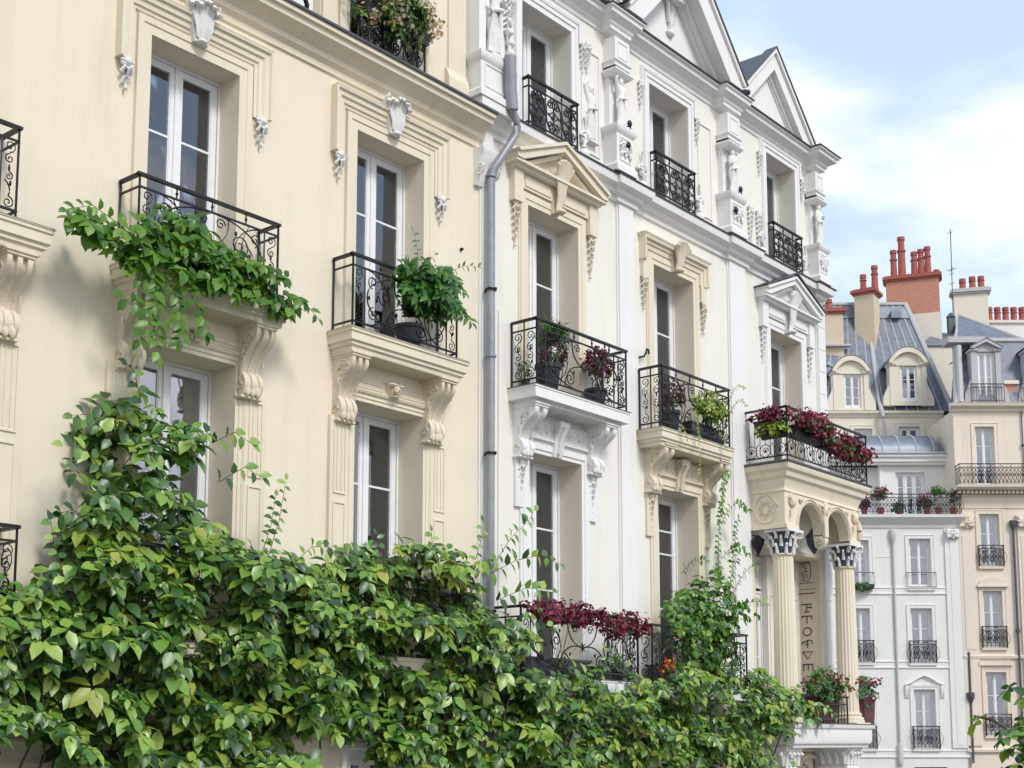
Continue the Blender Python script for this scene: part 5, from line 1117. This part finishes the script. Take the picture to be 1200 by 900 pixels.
vine('climbing_vine',VT+VB,'big glossy creeper at the lower left, its tall plume climbing over the window','x' and .185,yA,21,dA,
   shoots=[([(7.5,-.7,5.7),(7.2,-.75,5.95),(6.95,-.78,5.95)],.9),([(7.5,-.7,6.1),(7.25,-.72,6.3),(7.05,-.75,6.25)],.85),([(7.4,-.7,5.2),(7.1,-.75,5.35),(6.95,-.78,5.3)],.8),([(8.8,-.6,6.3),(9.05,-.65,6.45),(9.25,-.7,6.35)],.9),([(8.9,-.6,5.9),(9.2,-.65,6.1),(9.4,-.7,6.0)],.9),
           ([(9.6,-.6,5.2),(9.72,-.62,5.6),(9.80,-.62,6.05)],.62),([(9.5,-.6,5.2),(9.6,-.62,5.5),(9.66,-.62,5.85)],.6),([(9.9,-.6,5.1),(10.2,-.62,5.35),(10.5,-.64,5.38)],.7),([(7.0,-.8,4.7),(6.85,-.85,5.0),(6.8,-.86,5.2)],.7),([(7.9,-.6,6.6),(7.8,-.62,6.85),(7.7,-.65,6.9)],.9)])
VT2=[(9.9,5.2),(10.4,5.2),(10.95,5.38),(11.5,5.55),(12.1,5.62),(12.7,5.58),(13.2,5.40),(13.6,5.0),(13.8,4.5),(14.1,4.1)]
VB2=[(14.2,2.6),(13.4,2.5),(12.9,2.95),(12.5,3.0),(12.12,2.7),(11.7,2.85),(11.3,3.1),(10.8,3.38),(10.4,3.35),(10.1,3.1),(9.9,2.95)]
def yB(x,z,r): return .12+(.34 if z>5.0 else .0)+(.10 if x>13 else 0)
vine('climbing_vine',VT2+VB2,'dark creeper with lime young tips under the middle cream window, reaching to the drainpipe',.172,yB,33,lambda x,z:.74 if z<4.9 else .56,
   shoots=[([(13.2,-.6,5.3),(13.7,-.7,5.55),(14.1,-.8,5.65),(14.45,-.85,5.55)],1.0),([(13.3,-.6,5.4),(13.65,-.65,5.85),(13.95,-.7,6.1),(14.05,-.72,6.25)],.9),([(13.4,-.6,5.0),(13.9,-.7,5.2),(14.3,-.8,5.2)],1.0),([(13.0,-.6,5.5),(13.1,-.62,5.8),(13.1,-.62,6.0)],.7),([(12.2,-.6,5.5),(12.15,-.62,5.75)],.7),([(11.3,-.6,5.4),(11.2,-.62,5.6)],.7),([(13.6,-.6,4.7),(14.0,-.7,4.8),(14.4,-.75,4.7)],.9)])
VT3=[(13.8,4.12),(14.6,4.12),(15.4,4.24),(15.9,4.26),(16.9,4.16),(17.8,4.2),(18.6,4.22),(19.6,4.35),(20.4,4.32),(20.9,4.15),(21.5,3.95),(21.8,3.75)]
VB3=[(21.6,3.55),(21.0,3.45),(20.6,3.2),(20.1,2.95),(19.6,2.5),(19.0,2.5),(18.6,2.95),(17.8,2.95),(17.2,2.6),(16.4,2.45),(15.6,2.7),(14.8,2.9),(14.0,2.5)]
def yC(x,z,r): return .16+.30*max(0,noise.noise(Vector((x*1.1,z*1.4,9)))+.25)+(.22 if z>3.9 else 0)
vine('climbing_vine',VT3+VB3,'lower creeper with yellow green tips trailing from the flower balcony to the columned porch',.152,yC,47,lambda x,z:.88,
   shoots=[([(15.4,-.8,4.0),(15.5,-.85,4.3),(15.45,-.85,4.45)],.9),([(15.9,-.8,4.0),(16.0,-.85,4.25)],.9),([(21.4,-.95,3.8),(21.8,-1.0,3.75),(22.1,-1.02,3.6)],.8)])
# ivy strand hanging between the yellow flower balcony and the green shrub
def strand(name,label,mat,paths,L,seed,cat='climbing plant',step=.8,extra=None,leafs=('leafA',)):
    t=empty(name,paths[0][-1],label,cat); f=MB(); st=MB(); r=random.Random(seed)
    for p in paths: sprig(f,st,p,L,r,1.0,step)
    if extra: extra(f,r)
    obj('foliage',f,mat,t,smooth=179,recalc=False); obj('stems',st,'stem',t,smooth=60)
strand('ivy','thin ivy strand climbing beside the fourth window up to the ochre console','leafC',[curve3((19.55,-.35,4.7),(19.35,-.2,6.2),(19.6,-.4,7.75),14),curve3((19.6,-.35,4.8),(19.75,-.3,5.8),(19.85,-.45,6.9),10),curve3((19.55,-.3,6.8),(19.9,-.4,7.4),(20.15,-.5,7.05),7),curve3((19.55,-.3,6.2),(19.9,-.4,6.6),(20.1,-.5,6.3),6),curve3((19.5,-.3,5.8),(19.25,-.4,6.1),(19.05,-.45,5.95),5),curve3((19.6,-.45,7.7),(19.3,-.48,7.5),(19.45,-.4,7.0),6)],.115,5,step=.62)
strand('ivy','wispy shoot reaching over the right end of the yellow flower balcony','leafL',[curve3((19.5,-.45,8.4),(19.7,-.45,9.35),(20.35,-.35,9.25),8),curve3((19.6,-.45,8.6),(19.9,-.5,9.1),(20.2,-.45,8.9),5)],.06,6,step=1.3)
# creeper spilling over the first balcony
CT=[(7.0,8.25),(7.25,8.34),(7.7,8.36),(8.05,8.6),(8.3,8.82),(8.7,8.80),(9.0,8.55),(9.5,8.42),(9.9,8.24),(10.05,8.12),(9.85,7.98),(9.4,7.98),(9.0,8.0),(8.5,8.05),(8.1,8.05),(7.6,8.05),(7.3,8.08)]
t=empty('balcony_creeper',(8.9,-.4,8.14),'bright green creeper spilling over and off the first cream balcony','climbing plant'); f=MB(); st=MB(); r=random.Random(8)
for i in range(360):
    x=r.uniform(6.95,10.1); z=r.uniform(7.95,9.0)
    if not inpoly(x,z+.06*noise.noise(Vector((x*4,z*4,1))),CT): continue
    d=r.uniform(.40,.66) if z<8.5 else r.uniform(.2,.55)
    cluster(f,Vector((x,-d,z)),Vector((r.uniform(-.3,.3),-.9,r.uniform(.1,.8))),4,.185,r,r.uniform(.6,1.0))
for p in ([(7.7,-.5,8.35),(7.3,-.55,8.45),(6.98,-.6,8.30)],[(7.6,-.5,8.3),(7.2,-.55,8.3),(7.05,-.6,8.15)],[(9.8,-.5,8.2),(10.1,-.55,8.15),(10.25,-.6,8.0)]): sprig(f,st,p,.13,r)
for p in (curve3((8.0,-.55,8.1),(8.1,-.62,7.6),(7.85,-.6,7.2),9),curve3((8.15,-.55,8.0),(8.4,-.62,7.7),(8.35,-.6,7.3),9),curve3((8.3,-.55,8.0),(8.6,-.6,7.8),(8.68,-.6,7.45),6),curve3((8.0,-.6,7.6),(7.8,-.6,7.5),(7.65,-.6,7.6),4),curve3((8.15,-.6,7.5),(8.0,-.6,7.3),(8.1,-.6,7.08),5),curve3((8.05,-.58,7.9),(7.85,-.6,7.8),(7.75,-.6,7.85),4)): sprig(f,st,p,.165,r,1.0,.6,.005)
obj('foliage',f,'leafC',t,smooth=179,recalc=False); obj('stems',st,'gstem',t,smooth=60)
m=MB(); m.box(8.2,9.6,-.30,-.08,8.14,8.34); obj('planter_box',m,'pot',t)
# fern in pot on second balcony
def fern(name,label,c,rad,n,L,seed,mat='leafF',base=None,W=.42,pot=None,cat='plant',group=None,up=.35):
    r=random.Random(seed); t=empty(name,base,label,cat,group); f=MB(); st=MB(); b=Vector(base)+Vector((0,0,.25)); c=Vector(c)
    for i in range(n):
        a=r.uniform(0,2*PI); q=r.uniform(.4,1); e=c+Vector((math.cos(a)*rad[0]*q,math.sin(a)*rad[1]*q-.05,r.uniform(-.8,.7)*rad[2]))
        mid=(b+e)/2+Vector((0,0,up+r.uniform(-.05,.2)))
        sprig(f,st,curve3(b+Vector((r.uniform(-.06,.06),r.uniform(-.05,.05),0)),mid,e,7),L*r.uniform(.8,1.2),r,W,.36,.004)
    obj('foliage',f,mat,t,smooth=179,recalc=False); obj('stems',st,'gstem',t,smooth=60)
    if pot: pot(t)
    return t
fern('potted_fern','big drooping green fern bursting out of the second cream balcony',(12.22,-.50,8.82),(.66,.30,.34),72,.165,4,base=(12.15,-.26,8.36),W=.72,pot=rpot(12.15,-.2,8.14,.19,.30),up=.42)
t=empty('plant_shoot',(12.2,-.3,8.9),'upright wispy shoots above the fern on the second cream balcony','plant'); f=MB(); st=MB(); r=random.Random(3)
for p in (curve3((12.1,-.35,8.9),(12.2,-.38,9.3),(12.0,-.4,9.62),7),curve3((12.1,-.35,8.9),(12.3,-.38,9.3),(12.42,-.4,9.42),6),curve3((12.3,-.4,8.9),(12.7,-.5,9.4),(13.02,-.6,9.38),7)): sprig(f,st,p,.085,r,.6,1.1,.004)
obj('foliage',f,'leafG',t,smooth=179,recalc=False); obj('stems',st,'gstem',t)
# attic flower boxes on the cream building
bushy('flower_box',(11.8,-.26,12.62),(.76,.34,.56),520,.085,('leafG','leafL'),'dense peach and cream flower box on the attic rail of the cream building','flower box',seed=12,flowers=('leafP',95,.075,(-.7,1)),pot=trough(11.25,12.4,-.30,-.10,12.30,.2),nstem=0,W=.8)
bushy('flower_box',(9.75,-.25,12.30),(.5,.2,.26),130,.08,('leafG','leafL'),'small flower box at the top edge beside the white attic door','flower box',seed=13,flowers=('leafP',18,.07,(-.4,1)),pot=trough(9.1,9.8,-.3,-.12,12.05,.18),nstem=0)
# third balcony pots
fern('potted_palm','small palm with arching fronds in a grey pot on the third balcony',(15.05,-.25,9.02),(.34,.16,.20),34,.14,6,mat='leafG',base=(15.02,-.22,8.62),W=.22,pot=rpot(15.02,-.2,8.11,.19,.44),up=.2)
bushy('potted_flowers',(15.1,-.27,8.70),(.34,.10,.16),36,.06,('leafG',),'red blooms around the foot of the palm on the third balcony','plant',seed=15,flowers=('leafM',16,.06,(-.8,.8)),nstem=6,base=(15.1,-.25,8.45))
bushy('potted_flowers',(16.15,-.27,8.78),(.30,.16,.20),52,.065,('leafG',),'crimson flowers in a dark basket at the right end of the third balcony','plant',seed=16,flowers=('leafM',28,.075,(-.7,1)),nstem=8,base=(16.15,-.25,8.35),pot=rpot(16.15,-.22,8.11,.17,.30))
bushy('potted_plant',(14.6,-.12,8.42),(.10,.07,.14),12,.06,('leafG',),'little green pot plant at the left end of the third balcony','plant',seed=17,nstem=3,pot=rpot(14.6,-.12,8.11,.07,.16))
# fourth balcony
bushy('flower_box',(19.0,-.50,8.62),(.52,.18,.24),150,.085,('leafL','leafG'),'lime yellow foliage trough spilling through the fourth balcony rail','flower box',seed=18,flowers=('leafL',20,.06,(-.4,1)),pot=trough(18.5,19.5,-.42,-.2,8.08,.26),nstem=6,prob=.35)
bushy('potted_flowers',(18.2,-.25,8.72),(.22,.14,.22),40,.065,('leafG',),'wine red flowers in a pot behind the left half of the fourth balcony','plant',seed=19,flowers=('leafR',20,.065,(-.6,1)),pot=rpot(18.2,-.22,8.07,.15,.4))
t=empty('trailing_plant',(18.25,-.55,7.3),'lime trailing tendrils hanging below the fourth balcony slab','climbing plant'); f=MB(); st=MB(); r=random.Random(31)
for p in (curve3((17.95,-.55,8.2),(18.0,-.6,8.1),(18.1,-.58,7.95),4),curve3((18.4,-.55,8.5),(18.5,-.62,7.9),(18.4,-.6,7.35),9),curve3((18.9,-.55,8.4),(19.2,-.6,8.2),(19.3,-.58,8.0),5)): sprig(f,st,p,.07,r,.8,.8,.004)
obj('foliage',f,'leafL',t,smooth=179,recalc=False); obj('stems',st,'gstem',t)
# porch balcony garland of red flowers
bushy('flower_box',(23.05,-.92,8.56),(1.05,.14,.20),210,.085,('leafG',),'long drift of crimson flowers along the right half of the porch balustrade','flower box',seed=22,flowers=('leafM',85,.08,(-1,1)),nstem=0,pot=trough(22.2,23.9,-.84,-.62,8.5,.2),droop=.9)
bushy('flower_box',(21.75,-.93,8.80),(.75,.14,.16),110,.08,('leafG',),'crimson flowers on the front corner of the porch balustrade','flower box',seed=23,flowers=('leafM',70,.08,(-1,1)),nstem=0,pot=trough(21.2,22.4,-.84,-.64,8.5,.2))
bushy('flower_box',(20.88,-.55,8.86),(.16,.38,.12),50,.08,('leafR',),'dark red flowers along the side rail of the porch balustrade','flower box',seed=24,flowers=('leafR',26,.07,(-.6,1)),nstem=0,pot=trough(20.9,21.05,-.8,-.2,8.62,.16))
bushy('flower_box',(20.86,-.62,8.62),(.12,.36,.14),46,.10,('leafL',),'lime leaves hanging under the dark red flowers at the porch side rail','flower box',seed=25,nstem=0,pot=trough(20.92,21.02,-.85,-.3,8.45,.14))
# lower balconies
bushy('flower_box',(14.85,-.64,4.93),(.98,.20,.15),190,.075,('leafR','leafG'),'broad mound of wine red foliage on the lower left balcony of the white house','flower box',seed=26,flowers=('leafR',60,.065,(-.9,1)),nstem=12,base=(14.85,-.5,4.1),pot=trough(14.1,15.6,-.5,-.28,4.06,.26),prob=.06,droop=.8)
bushy('flower_box',(16.25,-.62,4.86),(.60,.20,.22),100,.075,('leafR','leafG'),'crimson and green foliage at the right end of the same lower balcony','flower box',seed=27,flowers=('leafR',40,.07,(-.8,1)),nstem=10,base=(16.2,-.5,4.1),pot=trough(15.8,16.6,-.5,-.28,4.06,.2),prob=.3,droop=.8)
bushy('potted_plant',(16.3,-.45,4.3),(.3,.16,.2),40,.07,('leafG',),'low green plant behind the lower rail under the crimson foliage','plant',seed=28,pot=rpot(16.3,-.4,4.07,.15,.2))
bushy('shrub',(18.6,-.55,5.05),(1.35,.42,.85),520,.125,('leafC','leafA'),'large leafy green shrub filling the balcony left of the porch','shrub',seed=29,nstem=26,base=(18.5,-.35,4.1),pot=trough(17.6,19.3,-.45,-.1,4.06,.3),droop=.8,nl=4,prob=.4)
bushy('potted_flowers',(17.4,-.62,4.28),(.14,.08,.12),14,.06,('leafG',),'orange flowers in a little pot at the foot of the leafy shrub','plant',seed=30,flowers=('leafO',9,.06,(-.3,1)),nstem=3,pot=rpot(17.4,-.5,4.06,.09,.14))
t=empty('plant_shoot',(20.0,-.5,5.3),'thin leafy shoots rising from the shrub beside the porch','plant'); f=MB(); st=MB(); r=random.Random(41)
for p in (curve3((19.4,-.5,5.4),(19.8,-.55,6.1),(20.25,-.6,6.15),7),curve3((19.5,-.5,5.3),(20.1,-.55,5.6),(20.5,-.6,5.5),6),curve3((18.0,-.5,5.8),(18.3,-.55,6.1),(18.6,-.6,6.05),5),curve3((19.3,-.5,5.5),(19.5,-.55,6.0),(19.6,-.6,6.3),5)): sprig(f,st,p,.11,r,.9,.7,.006)
obj('foliage',f,'leafA',t,smooth=179,recalc=False); obj('stems',st,'stem',t)
# porch lower planters
bushy('flower_box',(22.45,-.66,4.20),(.80,.24,.30),210,.095,('leafG','leafC'),'leafy planter with fading red blooms between the porch columns','flower box',seed=34,flowers=('leafR',26,.075,(-.8,.6)),nstem=6,pot=trough(21.7,23.2,-.55,-.3,3.51,.46,'burg'))
m=MB()
bushy('flower_box',(24.0,-.62,4.15),(.42,.3,.36),120,.085,('leafG','leafC'),'green planter with red blooms hanging off the right end of the porch','flower box',seed=35,flowers=('leafM',18,.08,(-.6,.8)),nstem=6,pot=trough(23.7,24.15,-.8,-.4,3.51,.46,'burg'),droop=.8)
# far plants
XF=far(58)
for i,(x,z,rx,rz,mt,fl,lb) in enumerate(((15.2,13.3,.3,.3,('leafR',),'leafM','magenta flowers at the left end of the far roof terrace'),(15.9,13.75,.4,.28,('leafG',),'leafM','green plant with pink heads left of the terrace window'),(16.7,13.2,.35,.35,('leafG',),None,'round green pot plant below the terrace window'),
    (17.9,13.4,.35,.35,('leafG',),'leafM','red flowered plant in front of the terrace window'),(18.4,13.9,.35,.3,('leafG','leafL'),None,'pale green bush right of the terrace window'),(19.05,13.75,.32,.42,('leafG','leafL'),None,'tall pale green bush at the right corner of the far terrace'))):
    bushy('potted_plant',(x,.1,z),(rx,.25,rz),60,.13,mt,lb,'plant',seed=50+i,flowers=(fl,16,.13,(-.2,1)) if fl else None,nstem=4,base=(x,.1,12.9),pot=(lambda t,x=x:(rpot(x,.1,12.86,.16,.3,'terra'))(t)))
bushy('window_box',(14.95,-.3,9.75),(.5,.18,.2),70,.12,('leafG',),'dark green window box on the far white building','flower box',seed=60,nstem=0,pot=trough(14.5,15.4,-.35,-.1,9.6,.2))
XF=None
# street tree in the right foreground
TX,TY=.22,-.26
tr=empty('street_tree',(9.75+TX,-8.75+TY,0.12),'glossy leafed young tree poking in at the lower right corner','tree')
m=MB(); m.tube([(9.75,-8.75,.1),(9.72,-8.72,.9),(9.78,-8.8,1.7),(9.75,-8.75,2.5)],.07,8,(1.2,.6)); r=random.Random(77); f=MB(); br=[]
for i in range(26):
    a=r.uniform(0,2*PI); h=r.uniform(1.5,2.4); e=Vector((9.75+math.cos(a)*r.uniform(.5,1.0),-8.75+math.sin(a)*r.uniform(.5,1.0),r.uniform(1.9,3.42))); P=curve3((9.75,-8.75,h),((9.75+e.x)/2,(-8.75+e.y)/2,max(h,e.z)),e,7); m.tube(P,.02,5,(1.2,.4))
    for k in range(5):
        f.cm=1 if r.random()<.2 else 0; q=P[3+k%4]+Vector((r.gauss(0,.10),r.gauss(0,.10),r.gauss(0,.10))); cluster(f,q,Vector((math.cos(a),math.sin(a),.6)),6,.125,r,.5)
for i in range(360):
    v=Vector((r.gauss(0,1),r.gauss(0,1),r.gauss(0,1))).normalized()*r.uniform(.55,1); q=Vector((9.75,-8.75,2.65))+Vector((v.x*.95,v.y*.95,v.z*.85)); f.cm=1 if r.random()<.15 else 0; cluster(f,q,v+Vector((0,0,.4)),5,.125,r,.5)
m.v=[(a+TX,b+TY,c) for a,b,c in m.v]; f.v=[(a+TX,b+TY,c) for a,b,c in f.v]
obj('trunk',m,'stem',tr,smooth=60); obj('crown',f,['leafA','leafY'],tr,smooth=179,recalc=False)
# ================================================================== GROUND
m=MB(); m.box(-600,600,-600,600,-.5,-.004); obj('ground',m,'earth',kind='structure')
m=MB(); m.box(-60,30,-9.5,-2.6,-.003,.0); m.box(30,75,-60,60,-.003,.0); obj('road',m,'asphalt',kind='structure')
m=MB(); m.box(-60,28,-2.6,-.001,-.003,.13); obj('pavement',m,'paving',kind='structure')
m=MB(); m.box(-60,28,-18,-9.5,-.003,.13); obj('pavement',m,'paving',kind='structure')
# ================================================================== LIGHT
SD=Vector((-.14,-.72,.68)).normalized()
sun=bpy.data.lights.new('sun','SUN'); so=bpy.data.objects.new('sun',sun); COL.objects.link(so); so.rotation_euler=SD.to_track_quat('Z','Y').to_euler(); so.location=(0,-20,40)
sun.energy=1.5; sun.angle=math.radians(14); sun.color=(1,.965,.91)
w=bpy.data.worlds.new('World'); S.world=w; w.use_nodes=True; N=w.node_tree.nodes; L=w.node_tree.links; N.clear()
out=N.new('ShaderNodeOutputWorld'); bg=N.new('ShaderNodeBackground'); L.new(bg.outputs[0],out.inputs[0]); bg.inputs[1].default_value=.112
sky=N.new('ShaderNodeTexSky'); sky.sky_type='NISHITA'; sky.sun_disc=False; sky.sun_elevation=math.asin(SD.z); sky.sun_rotation=math.atan2(SD.x,SD.y); sky.air_density=1.0; sky.dust_density=1.5; sky.ozone_density=1.0
tc=N.new('ShaderNodeTexCoord'); mp=N.new('ShaderNodeMapping'); mp.inputs['Scale'].default_value=(1,1,2.6); mp.inputs['Location'].default_value=(.35,.1,.12); L.new(tc.outputs['Generated'],mp.inputs[0])
n1=N.new('ShaderNodeTexNoise'); n1.inputs['Scale'].default_value=2.0; n1.inputs['Detail'].default_value=9; n1.inputs['Roughness'].default_value=.55; n1.inputs['Distortion'].default_value=.3; L.new(mp.outputs[0],n1.inputs['Vector'])
r1=N.new('ShaderNodeMapRange'); r1.interpolation_type='SMOOTHSTEP'; r1.inputs[1].default_value=.46; r1.inputs[2].default_value=.68; sz=N.new('ShaderNodeSeparateXYZ'); L.new(tc.outputs['Generated'],sz.inputs[0]); m1=N.new('ShaderNodeMath'); m1.operation='MULTIPLY_ADD'; m1.use_clamp=False; L.new(sz.outputs[2],m1.inputs[0]); m1.inputs[1].default_value=-1.15; m1.inputs[2].default_value=.46
m2=N.new('ShaderNodeMath'); m2.operation='MAXIMUM'; L.new(m1.outputs[0],m2.inputs[0]); m2.inputs[1].default_value=-.13; m3=N.new('ShaderNodeMath'); m3.operation='ADD'; L.new(m2.outputs[0],m3.inputs[0]); L.new(n1.outputs['Fac'],m3.inputs[1]); L.new(m3.outputs[0],r1.inputs[0])
# pale base haze, then clouds
hz=N.new('ShaderNodeMix'); hz.data_type='RGBA'; hz.inputs[0].default_value=.72; L.new(sky.outputs[0],hz.inputs[6]); hz.inputs[7].default_value=(4.7,6.0,7.4,1)
mx=N.new('ShaderNodeMix'); mx.data_type='RGBA'; L.new(r1.outputs[0],mx.inputs[0]); L.new(hz.outputs[2],mx.inputs[6]); mx.inputs[7].default_value=(7.9,8.0,8.2,1)
L.new(mx.outputs[2],bg.inputs[0])
S.view_settings.view_transform='Standard'; S.view_settings.look='None'; S.view_settings.gamma=1; S.view_settings.use_curve_mapping=False; S.view_settings.exposure=.54
S.render.engine='CYCLES'; S.cycles.max_bounces=8; S.cycles.transparent_max_bounces=8; S.cycles.diffuse_bounces=4
